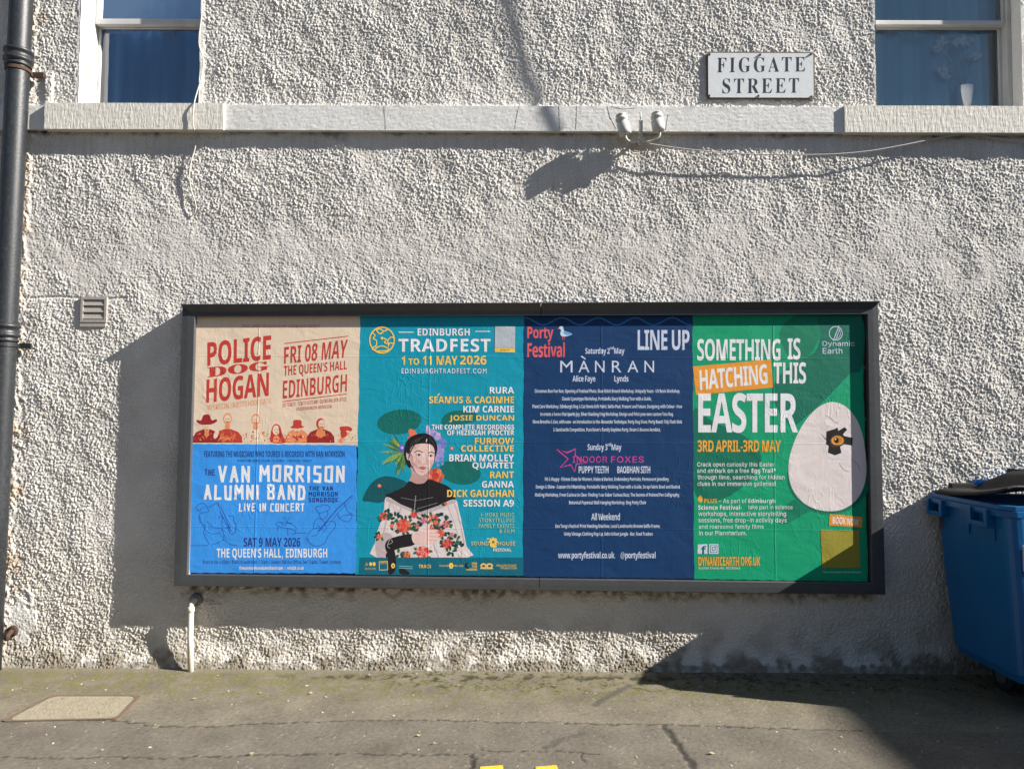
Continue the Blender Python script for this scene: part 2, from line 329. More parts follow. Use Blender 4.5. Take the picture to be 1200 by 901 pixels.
# ------------------------------------------------------------------ house
house = empty('house', (0, 0, 0), 'roughcast grey white house wall above the pavement with two sash windows', 'house')
LW = dict(x0=onwall(94, 60)[0], x1=onwall(235, 60)[0]); RW = dict(x0=onwall(1026, 60)[0], x1=onwall(1197, 60)[0])
ZS = 3.475; ZT = 5.35
ST = .0043
gx = np.arange(-4.3, 4.75, ST); gz = np.arange(-.06, 4.5, ST); X, Z = np.meshgrid(gx, gz); nx, nz = len(gx), len(gz)
PXx = 600 + (X / 4.56) * FPX + 3     # rough picture column, only used to place the stains seen on the wall
def stones(count, rmin, rmax, seed):       # rounded chips thrown at the wall: the highest one wins at every point
    r = np.random.default_rng(seed); H = np.zeros(nx * nz)
    sx = r.uniform(gx[0], gx[-1], count); sz = r.uniform(gz[0], gz[-1], count); rr = rmin + (rmax - rmin) * r.random(count) ** 1.6
    el = r.uniform(.62, 1.0, count); th = r.normal(1.2, .8, count); c, q = np.cos(th), np.sin(th); hh = rr * r.uniform(.45, .95, count); tx = r.normal(0, .35, count); tz = r.normal(0, .35, count)
    ix = np.round((sx - gx[0]) / ST).astype(int); iz = np.round((sz - gz[0]) / ST).astype(int); K = int(rmax / ST) + 1
    for a in range(-K, K + 1):
        for b in range(-K, K + 1):
            X_ = ix + a; Z_ = iz + b; ok = (X_ >= 0) & (X_ < nx) & (Z_ >= 0) & (Z_ < nz)
            dx = gx[0] + X_ * ST - sx; dz = gz[0] + Z_ * ST - sz; u = (dx * c + dz * q) / rr; v = (-dx * q + dz * c) / (rr * el); d2 = u * u + v * v
            ok &= d2 < 1
            np.maximum.at(H, Z_[ok] * nx + X_[ok], (hh * np.sqrt(1 - d2) ** .9 * (1 + tx * u + tz * v))[ok])
    return H.reshape(nz, nx)
chips = stones(620000, .0037, .0086, 31)
nb = band_noise(nx, nz, ST, .015, .5, seed=22)
nl = band_noise(nx, nz, ST, .30, .5, seed=23); nm = band_noise(nx, nz, ST, .09, .5, seed=24); nL = band_noise(nx, nz, ST, .9, .5, seed=25)
lump = np.minimum(chips, .0078) / .0064
smooth = np.exp(-((Z - 2.55 - .08 * nL) / .27) ** 2) * np.clip(.85 + .25 * nl, 0, 1)
smooth = np.maximum(smooth, np.clip(.35 * nL - .2, 0, .5))
amp = .0054 * (1 - .68 * smooth) * (1 + .12 * nl)
lowz = sstep(1.0, .4, Z); amp *= 1 + .15 * lowz
hgt = lump * amp + nb * .0007 * (1 - .4 * smooth) + nl * .0010 + nm * .0003
white = np.zeros_like(X)            # painted smooth margins
for w in (LW, RW):
    near = (np.minimum(np.abs(X - w['x0']), np.abs(X - w['x1'])) + .004 * nm); m_ = (1 - sstep(.012, .03, near)) * (Z > ZS - .02)
    hgt = hgt * (1 - .75 * m_) + .004 * m_; white = np.maximum(white, m_ * .7)
mb = 1 - sstep(.012, .035, np.abs(Z - 3.48) + .004 * nm); hgt = hgt * (1 - .7 * mb) + .003 * mb; white = np.maximum(white, mb * .5)
# patch of white paint at the foot of the wall, and a pale seam beside the down pipe
wx, wz = onwall(22, 728); r_ = np.hypot((X - wx) / .12, (Z - wz) / .16) + .18 * nm; wp = 1 - sstep(.75, 1.0, r_); hgt = hgt * (1 - .55 * wp) + .006 * wp; white = np.maximum(white, wp * .75)
pe = onwall(39, 60)[0]; pb = onwall(14, 560)[0]; edgex = pe + (pb - pe) * np.clip((Z - 3.85) / (1.0 - 3.85), -.3, 1.4)
seam = np.exp(-((X - edgex - .012 * nm) / .022) ** 2); hgt += seam * .006
# raised edge of an old repair beside the sill, a ledge line by the grille
ex, ez = onwall(54, 86); rep = sstep(ex - .004, ex + .004, X) * (X < ex + .05) * (Z < ez) * (Z > 3.45); hgt += rep * .012
lx0, lz = onwall(28, 349); lx1, _ = onwall(150, 349); led = (1 - sstep(.0, .006, np.abs(Z - lz + .006 * nl) - .004)) * (X > lx0) * (X < lx1); hgt -= led * .004
wv = np.clip((.17 - Z) / .2, 0, 1); hgt += .05 * wv ** 1.6
# a dent in the render above the picture frame and below the cable
dx, dz = onwall(222, 243); dn = np.exp(-(((X - dx) / .05) ** 2 + ((Z - dz) / .05) ** 2)); hgt -= dn * .010
col = np.ones((nz, nx, 3)) * np.array((.605, .577, .538))
tintn = band_noise(nx, nz, ST, .014, .35, seed=51); warm = band_noise(nx, nz, ST, .018, .4, seed=52)
col *= (1 + .045 * nL + .03 * nl + .13 * np.clip(tintn, -2, 2))[..., None]; col[..., 2] *= 1 - .02 * warm; col[..., 0] *= 1 + .012 * warm
col = mixc(col, (.555, .525, .505), np.clip(smooth * .55, 0, 1))
col = mixc(col, (.60, .545, .46), lowz * .45)
col = mixc(col, (.68, .53, .38), np.clip(seam * (.45 + .3 * nl), 0, .8))
col = mixc(col, (.40, .28, .16), np.clip(np.exp(-((X - edgex - .05) / .03) ** 2) * (nl - .6) * .6, 0, .5))
strk = band_noise(nx, nz, ST, .06, .6, 1.0, 14, seed=41); col *= (1 - .05 * np.clip(strk + .3, 0, 2) * sstep(1.9, 3.4, Z))[..., None]
col = mixc(col, (.75, .74, .72), white * .85)
ck = np.clip(1 - (Z - .03) / np.maximum(.05 + .035 * nl + .02 * nm, .010), 0, 1); col = mixc(col, (.12, .105, .066), np.clip(ck * 1.3, 0, 1) * np.clip(.6 + .15 * nm, 0, .8))
gr = np.clip((.35 - Z) / .35, 0, 1) * np.clip(.45 + .5 * nl, 0, 1); col = mixc(col, (.20, .165, .12), gr * .8)
fb = onwall(620, 694, -.05)[1]; rust = np.clip(1 - (fb - Z) / np.maximum(.055 + .025 * nl, .012), 0, 1) * (Z < fb + .02) * (X > -2.05) * (X < 2.2); col = mixc(col, (.155, .115, .065), np.clip(rust, 0, 1) * np.clip(.55 + .35 * nm, 0, 1))
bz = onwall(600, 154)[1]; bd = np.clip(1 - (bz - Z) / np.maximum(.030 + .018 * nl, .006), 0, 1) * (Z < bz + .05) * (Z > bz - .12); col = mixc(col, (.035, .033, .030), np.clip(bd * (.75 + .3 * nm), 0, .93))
ixx, izz = onwall(748, 168); irn = np.exp(-(((X - ixx) / .17) ** 2 + ((Z - izz) / .05) ** 2)); col = mixc(col, (.42, .32, .2), irn * np.clip(.3 + .35 * nm, 0, .7))
keep = np.ones((nz - 1, nx - 1), bool); cx = (X[:-1, :-1] + X[1:, 1:]) / 2; cz = (Z[:-1, :-1] + Z[1:, 1:]) / 2
for w in (LW, RW): keep &= ~((cx > w['x0']) & (cx < w['x1']) & (cz > ZS - .02))
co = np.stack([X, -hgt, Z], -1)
ev, ef = [], []
def wq(xa, xb, za, zb):
    i = len(ev); ev.extend([(xa, -.004, za), (xb, -.004, za), (xb, -.004, zb), (xa, -.004, zb)]); ef.append((i, i + 1, i + 2, i + 3))
TOPZ = 6.6; xe, ze = float(gx[-1]), float(gz[-1])
wq(-9, float(gx[0]), -.1, TOPZ); wq(xe, 12, -.1, TOPZ)
xs = [float(gx[0]), LW['x0'], LW['x1'], RW['x0'], RW['x1'], xe]
for i in range(5): wq(xs[i], xs[i + 1], ze if i not in (1, 3) else ZT, TOPZ)
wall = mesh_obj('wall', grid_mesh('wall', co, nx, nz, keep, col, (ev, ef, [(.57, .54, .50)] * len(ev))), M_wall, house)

def rough_block(name, m, x0, x1, z0, z1, dep, seed, step=.012, jit=.0006, taper=0.0):
    r = random.Random(seed); bm = bmesh.new(); nxx = max(2, int((x1 - x0) / step / 2)); nzz = max(2, int((z1 - z0) / step))
    rows = []
    prof = [(.02, z0)] + [(-dep + .004, z0)] + [(-dep - taper * (1 - k / nzz), z0 + (z1 - z0) * k / nzz) for k in range(nzz + 1)] + [(-dep + .006, z1 + .002), (.02, z1 + .008)]
    for i in range(nxx + 1):
        x = x0 + (x1 - x0) * i / nxx
        rows.append([bm.verts.new((x, y + r.uniform(-jit, jit), z + r.uniform(-jit, jit) * .8)) for y, z in prof])
    for a, b in zip(rows, rows[1:]):
        for k in range(len(prof) - 1): bm.faces.new((a[k], b[k], b[k + 1], a[k + 1]))
    bm.faces.new(rows[0]); bm.faces.new(rows[-1][::-1])
    return bm_obj(name, bm, m, house, smooth=False)
zt = onwall(620, 123.5, -.05)[1]; zb = onwall(620, 153, -.05)[1]
xa = onwall(52, 136, -.056)[0]; xb = onwall(262, 136, -.056)[0]; xc = onwall(990, 140, -.056)[0]
rough_block('string_course', M_band, xb + .001, xc - .001, zb, zt - .002, .041, 1)
rough_block('string_course', M_band, -5.2, xa - .001, zb + .004, zt - .004, .030, 5)
rough_block('window_sill', M_sill, xa, xb, zb - .004, zt + .003, .056, 2)
rough_block('window_sill', M_sill, xc, 5.4, zb - .006, zt + .003, .056, 3)
# hairline cracks in the painted course
M_crack = mat('crack_dirt', (.14, .13, .12), .9)
for pts in ([(608, 125), (605, 140), (603, 152)], [(655, 124), (656, 153)], [(676, 124), (675, 152)], [(711, 123), (715, 138), (722, 151)], [(716, 125), (730, 128), (745, 127)], [(450, 124), (452, 152)], [(783, 134), (780, 153)]):
    bm = bmesh.new(); tube(bm, [W3(a, b, -.0412) for a, b in pts], .0010, 5); bm_obj('crack', bm, M_crack, house)
# roof, eaves and gutter above the picture
bm = bmesh.new(); box(bm, -9, 12, -.55, 9, TOPZ, TOPZ + .12); bm_obj('eaves', bm, M_white, house)
bm = bmesh.new(); hexa(bm, [(-9, -.6, TOPZ + .122), (-9, 9.2, TOPZ + .122), (-9, 4.3, TOPZ + 3.2)], [(12, -.6, TOPZ + .122), (12, 9.2, TOPZ + .122), (12, 4.3, TOPZ + 3.2)]); bm_obj('roof', bm, M_slate, house)
bm = bmesh.new(); box(bm, -9, -8.7, .02, 9, -.1, TOPZ - .002); box(bm, 11.7, 12, .02, 9, -.1, TOPZ - .002); box(bm, -8.7, 11.7, 8.7, 9, -.1, TOPZ - .002); bm_obj('side_wall', bm, M_stone, house)

def window(w, px_in, side, rail_px, curt, cname, clabel):
    x0, x1 = w['x0'], w['x1']; YF = .085
    bm = bmesh.new()                                     # painted reveals and head
    for xx, s in ((x0, 1), (x1, -1)):
        n_ = 24; zz = [ZS + (ZT - ZS) * i / n_ for i in range(n_ + 1)]; yy = [-.006, .03, .07, YF + .12]
        vs = [[bm.verts.new((xx + s * (.003 * random.uniform(0, 1)), y, z)) for y in yy] for z in zz]
        for a, b in zip(vs, vs[1:]):
            for k in range(3): bm.faces.new((a[k], a[k + 1], b[k + 1], b[k]))
    box(bm, x0, x1, -.005, YF + .12, ZT, ZT + .02)
    box(bm, x0, x1, -.02, YF + .12, ZS - .03, zt - .004)
    bm_obj('window_reveal', bm, M_reveal, house, True)
    fr = None
    zr0 = onwall((x0 + x1) / 2 * 188 + 600, rail_px[1], YF)[1]; zr1 = onwall((x0 + x1) / 2 * 188 + 600, rail_px[0], YF)[1]
    bm = bmesh.new(); wd = .030                           # box frame
    box(bm, x0 + .004, x0 + wd, YF, YF + .11, zt, ZT); box(bm, x1 - wd, x1 - .004, YF, YF + .11, zt, ZT)
    box(bm, x0 + wd, x1 - wd, YF + .002, YF + .11, ZT - .05, ZT)
    fr = bm_obj('window', bm, M_white, house, bevel=.003)
    xa_, xb_ = x0 + wd + .001, x1 - wd - .001
    bm = bmesh.new(); st = .018                           # upper sash stands in front of the lower one
    zr0 += .030; box(bm, xa_, xb_, YF + .012, YF + .05, zr0, zr1)
    box(bm, xa_, xa_ + st, YF + .014, YF + .048, zr1 + .0005, ZT - .052); box(bm, xb_ - st, xb_, YF + .014, YF + .048, zr1 + .0005, ZT - .052)
    bm_obj('sash', bm, M_white, fr, bevel=.004)
    bm = bmesh.new(); st = .016
    box(bm, xa_, xa_ + st, YF + .056, YF + .09, zt, zr0 + .03); box(bm, xb_ - st, xb_, YF + .056, YF + .09, zt, zr0 + .03)
    box(bm, xa_ + st, xb_ - st, YF + .058, YF + .088, zt - .03, zt + .008); box(bm, xa_ + st, xb_ - st, YF + .058, YF + .088, zr0 - .002, zr0 + .03)
    bm_obj('sash', bm, M_white, fr, bevel=.003)
    for (za, zb_, y) in ((zr1 - .01, ZT - .04, YF + .03), (zt - .02, zr0 + .01, YF + .072)):
        bm = bmesh.new(); bm.faces.new([bm.verts.new(p) for p in ((xa_ + .01, y, za), (xb_ - .01, y, za), (xb_ - .01, y, zb_), (xa_ + .01, y, zb_))]); bm_obj('pane', bm, M_glass, fr)
    bm = bmesh.new()                                     # curtain: hanging folds behind the glass
    n_ = 170; rows = []
    for j, z in enumerate((ZS - .1, 4.0, 4.6, ZT)):
        row = []
        for i in range(n_ + 1):
            u = i / n_; x = x0 - .12 + (x1 - x0 + .24) * u
            ph = 1 + .03 * (j - 1)
            y = .236 + .030 * math.sin(u * 21 * ph + 1.5 * math.sin(u * 8 + side)) + .012 * math.sin(u * 67 + 2 * side + .4 * j)
            row.append(bm.verts.new((x + .02 * (z - 3.5) * math.sin(u * 5), y, z)))
        rows.append(row)
    for a, b in zip(rows, rows[1:]):
        for i in range(n_): bm.faces.new((a[i], a[i + 1], b[i + 1], b[i]))
    c = bm_obj(cname, bm, curt, None, True); tag(c, clabel, 'curtain', 'curtains behind the sash windows')
    bm = bmesh.new(); box(bm, x0 - .3, x1 + .3, .40, .44, ZS - .2, ZT + .2); bm_obj('room_wall', bm, M_dark, house)
window(LW, 111, 0, (21, 33), M_curtA, 'curtain', 'dark blue curtain behind the window nearest the drain pipe')
window(RW, 1175, 1, (23, 33.5), M_curtB, 'curtain', 'lighter blue curtain behind the window with the flower vase')
# vase of flowers on the right window board
vb = W3(1131, 123, .18); vt = W3(1131, 101, .18)
vase = empty('flower_vase', vb, 'white ribbed vase of white flowers standing behind the window glass', 'vase')
bm = bmesh.new(); lathe(bm, (vb.x, .185, vb.z - .03), (0, 0, 1), [(0, .033), (.05, .042), (.11, .048), (.15, .050), (.152, .044), (.1, .038)], 20); bm_obj('vase', bm, M_vase, vase, True)
for a, b in ((1099, 57), (1104, 50), (1121, 51), (1128, 49), (1140, 68), (1144, 66), (1103, 82), (1135, 50), (1108, 90)):
    p = W3(a, b, .185); bm = bmesh.new()
    tube(bm, [Vector((vb.x, .185, vt.z - .02)), (Vector((vb.x, .185, vt.z + .05)) + p) / 2, p], .002, 5); bm_obj('stem', bm, M_stem, vase)
    bm = bmesh.new()
    for k in range(7):
        t_ = random.uniform(0, 6.28); q = p + Vector((math.cos(t_) * .022, random.uniform(-.01, .01), math.sin(t_) * .016))
        bmesh.ops.create_icosphere(bm, subdivisions=1, radius=.025, matrix=Matrix.Translation(q) @ Matrix.Rotation(t_, 4, 'Y') @ Matrix.Diagonal((1.2, .5, .55, 1)))
    bm_obj('flower', bm, M_petal, vase, True)

# ------------------------------------------------------------------ down pipe
pr = .064
def pc(py, px): x, z = onwall(px, py, -.1); return Vector((x - pr, -.095, z))
PA, PB = pc(0, 36.5), pc(560, 9.5); dv = (PB - PA) / (PB.z - PA.z)
def pat(z): return PA + dv * (z - PA.z)
pipe = empty('drain_pipe', (pat(0).x, -.095, 0), 'dark grey round drain pipe running down the left end of the wall', 'drain pipe')
bm = bmesh.new(); tube(bm, [pat(z) for z in (-.02, 1.0, 2.0, 3.0, 4.0, 5.0, 6.5)], pr, 28); bm_obj('pipe', bm, M_pipe, pipe, True)
for py0, py1, py2 in ((55, 70, 79), (379, 390, 401)):
    za = onwall(20, py0, -.1)[1]; zm = onwall(20, py1, -.1)[1]; zc = onwall(20, py2, -.1)[1]
    bm = bmesh.new(); lathe(bm, pat(zc), (0, 0, 1), [(0, pr + .002), (.004, pr + .010), (.016, pr + .011), (.020, pr + .004), (.030, pr + .004), (.034, pr + .017), (.05, pr + .018), (.054, pr + .009), (.085, pr + .010), (.088, pr + .018), (.105, pr + .018), (.110, pr + .006)], 28)
    bm_obj('collar', bm, M_pipe, pipe, True)
    p = pat(zc - .012); bm = bmesh.new()
    lathe(bm, p, (0, 0, 1), [(-.016, pr + .003), (-.016, pr + .007), (.004, pr + .007), (.004, pr + .003)], 28)
    box(bm, p.x + pr * .7, p.x + pr + .055, -.034, -.022, p.z - .02, p.z + .012); box(bm, p.x + pr * .55, p.x + pr * .8, -.095, -.022, p.z - .016, p.z + .004)
    bm_obj('bracket', bm, M_rust if py0 < 100 else M_pipe, pipe)

# rusty pipe stub low on the wall
sx, sz = onwall(17, 738)
stub = empty('pipe_stub', (sx, -.02, sz), 'short rusty pipe stub poking from the white patch low on the wall', 'pipe')
bm = bmesh.new(); tube(bm, [(sx, .01, sz), (sx - .002, -.035, sz - .004), (sx - .005, -.055, sz - .018), (sx - .006, -.058, sz - .045)], .015, 14); bm_obj('stub', bm, M_rust, stub, True)
bm = bmesh.new(); lathe(bm, (sx, -.012, sz), (0, -1, 0), [(0, .034), (.008, .032), (.012, .02)], 16); bm_obj('flange', bm, M_rust, stub, True)

# conduit under the picture frame
ca = W3(224, 708, -.055); cbx = W3(224, 783, -.075)
con = empty('conduit_pipe', (cbx.x, -.07, 0), 'short cream conduit pipe rising from the pavement under the billboard corner', 'pipe')
bm = bmesh.new(); tube(bm, [(cbx.x, -.078, -.02), (ca.x + .002, -.062, .2), (ca.x, -.056, ca.z - .02), (ca.x, -.050, ca.z), (ca.x + .006, -.03, ca.z + .016), (ca.x + .012, .02, ca.z + .02)], .0175, 14); bm_obj('pipe', bm, M_conduit, con, True)
bm = bmesh.new(); lathe(bm, (ca.x, -.0565, ca.z - .045), (0, 0, 1), [(0, .018), (.002, .0215), (.03, .0215), (.032, .018)], 16); bm_obj('coupling', bm, M_conduit, con, True)
bm = bmesh.new(); lathe(bm, (ca.x + .012, -.012, ca.z + .02), (0, -1, 0), [(0, .04), (.006, .038), (.012, .028)], 16); bm_obj('wall_plug', bm, M_galv, con, True)

# vent grille
g0 = onwall(95, 348, -.01); g1 = onwall(125, 378, -.01)
ven = empty('vent_grille', (g0[0], -.012, g1[1]), 'small square stone grey vent grille with three louvres left of the billboard', 'vent')
bm = bmesh.new(); xa_, za_, xb_, zb_ = g0[0], g1[1], g1[0], g0[1]; b_ = .017
box(bm, xa_, xb_, -.015, .004, za_, za_ + b_); box(bm, xa_, xb_, -.015, .004, zb_ - b_, zb_); box(bm, xa_, xa_ + b_, -.0148, .004, za_ + b_, zb_ - b_); box(bm, xb_ - b_, xb_, -.0148, .004, za_ + b_, zb_ - b_)
bm_obj('grille_frame', bm, M_grille, ven, bevel=.002)
hh = (zb_ - za_ - 2 * b_) / 3
for k in range(3):
    z = za_ + b_ + k * hh; bm = bmesh.new(); hexa(bm, [(x_, y_, z + q_) for x_ in (xa_ + b_,) for y_, q_ in ((-.014, .006), (-.010, .006), (-.001, hh), (-.006, hh))], [(x_, y_, z + q_) for x_ in (xb_ - b_,) for y_, q_ in ((-.014, .006), (-.010, .006), (-.001, hh), (-.006, hh))]); bm_obj('louvre', bm, M_grille, ven)
bm = bmesh.new(); box(bm, xa_ - .004, xb_ - .006, -.012, .004, za_ - .028, za_ - .001); bm_obj('mortar', bm, M_grille, ven, bevel=.003)

# ------------------------------------------------------------------ fonts and flat art
FD = os.path.join(bpy.utils.resource_path('LOCAL'), 'datafiles', 'fonts')
def font(n):
    try: return bpy.data.fonts.load(os.path.join(FD, n))
    except Exception: return None
F_INTER, F_MATH = font('Inter.woff2'), font('NotoSansMath-Regular.woff2')
def sub(s, a, l, n):
    return ''.join(chr(a + ord(c) - 65) if 'A' <= c <= 'Z' else chr(l + ord(c) - 97) if 'a' <= c <= 'z' else chr(n + ord(c) - 48) if '0' <= c <= '9' else c for c in s)
_tc = {}
def text_mesh(s, style, off, sp, res):
    k = (s, style, off, sp, res)
    if k in _tc: return _tc[k]
    cu = bpy.data.curves.new('lettering', 'FONT'); cu.resolution_u = res; cu.offset = off; cu.space_character = sp; cu.fill_mode = 'FRONT' if hasattr(cu, 'fill_mode') else cu.fill_mode
    f = {'R': F_INTER, 'B': F_MATH, 'S': F_MATH, 'G': None}[style]
    if f: cu.font = f
    if style == 'B' and f: s = sub(s, 0x1D5D4, 0x1D5EE, 0x1D7EC)
    if style == 'S' and f: s = sub(s, 0x1D400, 0x1D41A, 0x1D7CE)
    cu.body = s; o = bpy.data.objects.new('lettering', cu); C.objects.link(o)
    dg = bpy.context.evaluated_depsgraph_get(); me = bpy.data.meshes.new_from_object(o.evaluated_get(dg))
    v = np.array([(p.co.x, p.co.y) for p in me.vertices]); fs = [tuple(p.vertices) for p in me.polygons]
    bpy.data.objects.remove(o); bpy.data.curves.remove(cu); bpy.data.meshes.remove(me)
    if len(v): v = (v - v.min(0)) / np.maximum(v.max(0) - v.min(0), 1e-6)
    _tc[k] = (v, fs); return v, fs

class Art:
    """flat printed shapes lying on the plane y: every shape gets its own hair-thin layer"""
    def __init__(s, y, crop=(0, 0, 1)): s.y = y; s.v = []; s.f = []; s.mi = []; s.mats = []; s.c = crop; s.part = None; s.pt = []; s.bb = []
    def m(s, mat):
        if mat not in s.mats: s.mats.append(mat)
        return s.mats.index(mat)
    def px(s, p): return s.c[0] + p[0] / s.c[2], s.c[1] + p[1] / s.c[2]
    def raw(s, pts2, faces, mat):
        if s.part in ('day_block#1', 'day_block#2', 'day_block#3', 'body_text', 'line_up', 'small_print', 'small_print#2', 'date_block', 'side_note', 'sponsor_name#4', 'sponsor_name#5', 'sponsor_name#3'): s.n = getattr(s, 'n', 0) + 1
        pn = s.part if not hasattr(s, 'n') or s.part is None or '_panel' in s.part or s.part in ('headline', 'subtitle', 'side_title') else 'text_line#%d' % s.n if s.part in ('day_block#1', 'day_block#2', 'day_block#3', 'body_text', 'line_up', 'small_print', 'small_print#2', 'date_block', 'side_note', 'sponsor_name#4', 'sponsor_name#5', 'sponsor_name#3') else s.part
        b = len(s.v); k = s.m(mat); w = [onwall(*s.px(p), s.y) for p in pts2]
        x0 = min(p[0] for p in w); x1 = max(p[0] for p in w); z0 = min(p[1] for p in w); z1 = max(p[1] for p in w)
        lv = 1 + max([q[4] for q in s.bb if q[0] < x1 and q[1] > x0 and q[2] < z1 and q[3] > z0], default=0); s.bb.append((x0, x1, z0, z1, lv))
        for x, z in w: s.v.append((x, s.y - lv * .000007, z))
        for f in faces: s.f.append(tuple(b + i for i in f)); s.mi.append(k); s.pt.append(pn)
    def poly(s, pts, mat, curve=0):
        if curve: pts = smooth_pts(pts, curve, True)
        s.raw(pts, [tuple(range(len(pts)))], mat)
    def ell(s, cx, cy, rx, ry, mat, rot=0, n=28, jag=0):
        pts = []
        for k in range(n):
            t = 2 * math.pi * k / n; j = 1 + (jag * (1 if k % 2 else -1)); a, b = rx * math.cos(t) * j, ry * math.sin(t) * j
            pts.append((cx + a * math.cos(rot) - b * math.sin(rot), cy + a * math.sin(rot) + b * math.cos(rot)))
        s.raw(pts, [tuple(range(n))], mat)
    def stroke(s, pts, w, mat, closed=False, curve=0):
        if curve: pts = smooth_pts(pts, curve, closed)
        n = len(pts); L = []; 
        for i in range(n):
            a = pts[(i - 1) % n] if (closed or i) else pts[i]; b = pts[(i + 1) % n] if (closed or i < n - 1) else pts[i]
            tx, ty = b[0] - a[0], b[1] - a[1]; l = math.hypot(tx, ty) or 1; nx_, ny_ = -ty / l * w / 2, tx / l * w / 2
            if not closed and i in (0, n - 1):
                e = w * .3 * (-1 if i == 0 else 1); px_, py_ = pts[i][0] + tx / l * e, pts[i][1] + ty / l * e
            else: px_, py_ = pts[i]
            L += [(px_ + nx_, py_ + ny_), (px_ - nx_, py_ - ny_)]
        q = [(2 * i, 2 * i + 1, (2 * i + 3) % (2 * n), (2 * i + 2) % (2 * n)) for i in range(n if closed else n - 1)]
        s.raw(L, q, mat)
    def segs(s, lines, w, mat):                 # separate straight strokes (hand-cut letters)
        for pts in lines:
            for a, b in zip(pts, pts[1:]): s.stroke([a, b], w, mat)
    def text(s, t, mat, x0, y0, x1, y1, style='R', off=0.0, sp=1.0, res=3, quad=None):
        v, fs = text_mesh(t, style, off, sp, res)
        if not len(v): return
        tl, tr, bl, br = quad if quad else ((x0, y0), (x1, y0), (x0, y1), (x1, y1))
        P = []
        for u, w in v:
            w = 1 - w
            P.append(tuple((tl[i] * (1 - u) + tr[i] * u) * (1 - w) + (bl[i] * (1 - u) + br[i] * u) * w for i in (0, 1)))
        s.raw(P, fs, mat)
    def build(s, name, parent):
        for part in dict.fromkeys(s.pt):
            idx = [i for i, p in enumerate(s.pt) if p == part]; used = sorted({v for i in idx for v in s.f[i]}); mp = {v: k for k, v in enumerate(used)}
            ms = sorted({s.mi[i] for i in idx}); nm = part.split('#')[0] if part else name
            me = bpy.data.meshes.new(nm); me.from_pydata([s.v[v] for v in used], [], [tuple(mp[v] for v in s.f[i]) for i in idx]); me.update()
            o = mesh_obj(nm, me, [s.mats[m] for m in ms], parent)
            me.polygons.foreach_set('material_index', [ms.index(s.mi[i]) for i in idx])
            bm = bmesh.new(); bm.from_mesh(me)
            for f in bm.faces:
                if f.normal.y > 0: f.normal_flip()
            bm.to_mesh(me); bm.free()

# ------------------------------------------------------------------ billboard
YB = -.105; YP = -.080             # front of the frame, plane of the posters
OT = [(213, 357), (1029.5, 353.5), (1038.5, 697), (203, 686.5)]   # outer corners, clockwise
IT = [(228.5, 371), (1016.5, 368), (1021.5, 683), (219.5, 673)]
bill = empty('billboard', (0, -.06, W3(620, 690, YB).z), 'long dark grey framed billboard holding a row of posters', 'billboard')
def bar(name, o0, o1, i0, i1, kind):
    bm = bmesh.new()
    def sec(po, pi):
        o_, i_ = W3(*po, YB), W3(*pi, YB); ib = W3(*pi, YB); d = (i_ - o_)
        if kind == 'top':
            k = o_ + d * .62
            return [Vector((o_.x, -.006, o_.z)), Vector((o_.x, YB - .024, o_.z)), Vector((o_.x, YB - .026, o_.z - .003)), Vector((k.x, YB - .001, k.z)), Vector((i_.x, YB, i_.z)), Vector((i_.x, YP + .01, i_.z)), Vector((i_.x, -.006, i_.z))]
        a = o_ + d * .06; b = o_ + d * .95
        return [Vector((o_.x, -.006, o_.z)), Vector((o_.x, YB + .008, o_.z)), Vector((a.x, YB, a.z)), Vector((a.x * .5 + b.x * .5, YB - .001, a.z * .5 + b.z * .5)), Vector((b.x, YB, b.z)), Vector((i_.x, YB + .003, i_.z)), Vector((i_.x, YP + .01, i_.z)), Vector((i_.x, -.006, i_.z))]
    hexa(bm, sec(o0, i0), sec(o1, i1)); return bm_obj(name, bm, M_frame, bill)
def lerp(a, b, t): return (a[0] * (1 - t) + b[0] * t, a[1] * (1 - t) + b[1] * t)
tm = (634 - 213) / 816.5
bar('frame_bar', OT[0], lerp(OT[0], OT[1], tm - .0006), IT[0], lerp(IT[0], IT[1], (634 - 228.5) / 788 - .0006), 'top')
bar('frame_bar', lerp(OT[0], OT[1], tm + .0006), OT[1], lerp(IT[0], IT[1], (634 - 228.5) / 788 + .0006), IT[1], 'top')
bar('frame_bar', OT[1], OT[2], IT[1], IT[2], 'side')
t2 = (1038.5 - 632) / 835.5; t3 = (1021.5 - 632) / 802
bar('frame_bar', OT[2], lerp(OT[2], OT[3], t2 - .0005), IT[2], lerp(IT[2], IT[3], t3 - .0005), 'side')
bar('frame_bar', lerp(OT[2], OT[3], t2 + .0005), OT[3], lerp(IT[2], IT[3], t3 + .0005), IT[3], 'side')
bar('frame_bar', OT[3], OT[0], IT[3], IT[0], 'side')
bm = bmesh.new(); q = [W3(*lerp(a, b, .02), YP + .006) for a, b in zip(IT, [IT[2], IT[3], IT[0], IT[1]])]
q = [W3(222, 362, YP), W3(1026, 360, YP), W3(1030, 690, YP), W3(212, 680, YP)]
hexa(bm, [Vector((p.x, YP + .006, p.z)) for p in q], [Vector((p.x, YP + .03, p.z)) for p in q]); bm_obj('backing_board', bm, M_black, bill)
bm = bmesh.new()                       # pale retaining strip on the left and scraps of old paper on the right
hexa(bm, [W3(227, 371, YP + .004), W3(230.3, 371, YP + .004), W3(223.4, 673.5, YP + .004), W3(219, 674, YP + .004)], [W3(227, 371, YP - .004), W3(229.3, 371, YP - .004), W3(221.4, 673.5, YP - .004), W3(219, 674, YP - .004)])
bm_obj('retaining_strip', bm, M_trim, bill)
bm = bmesh.new()
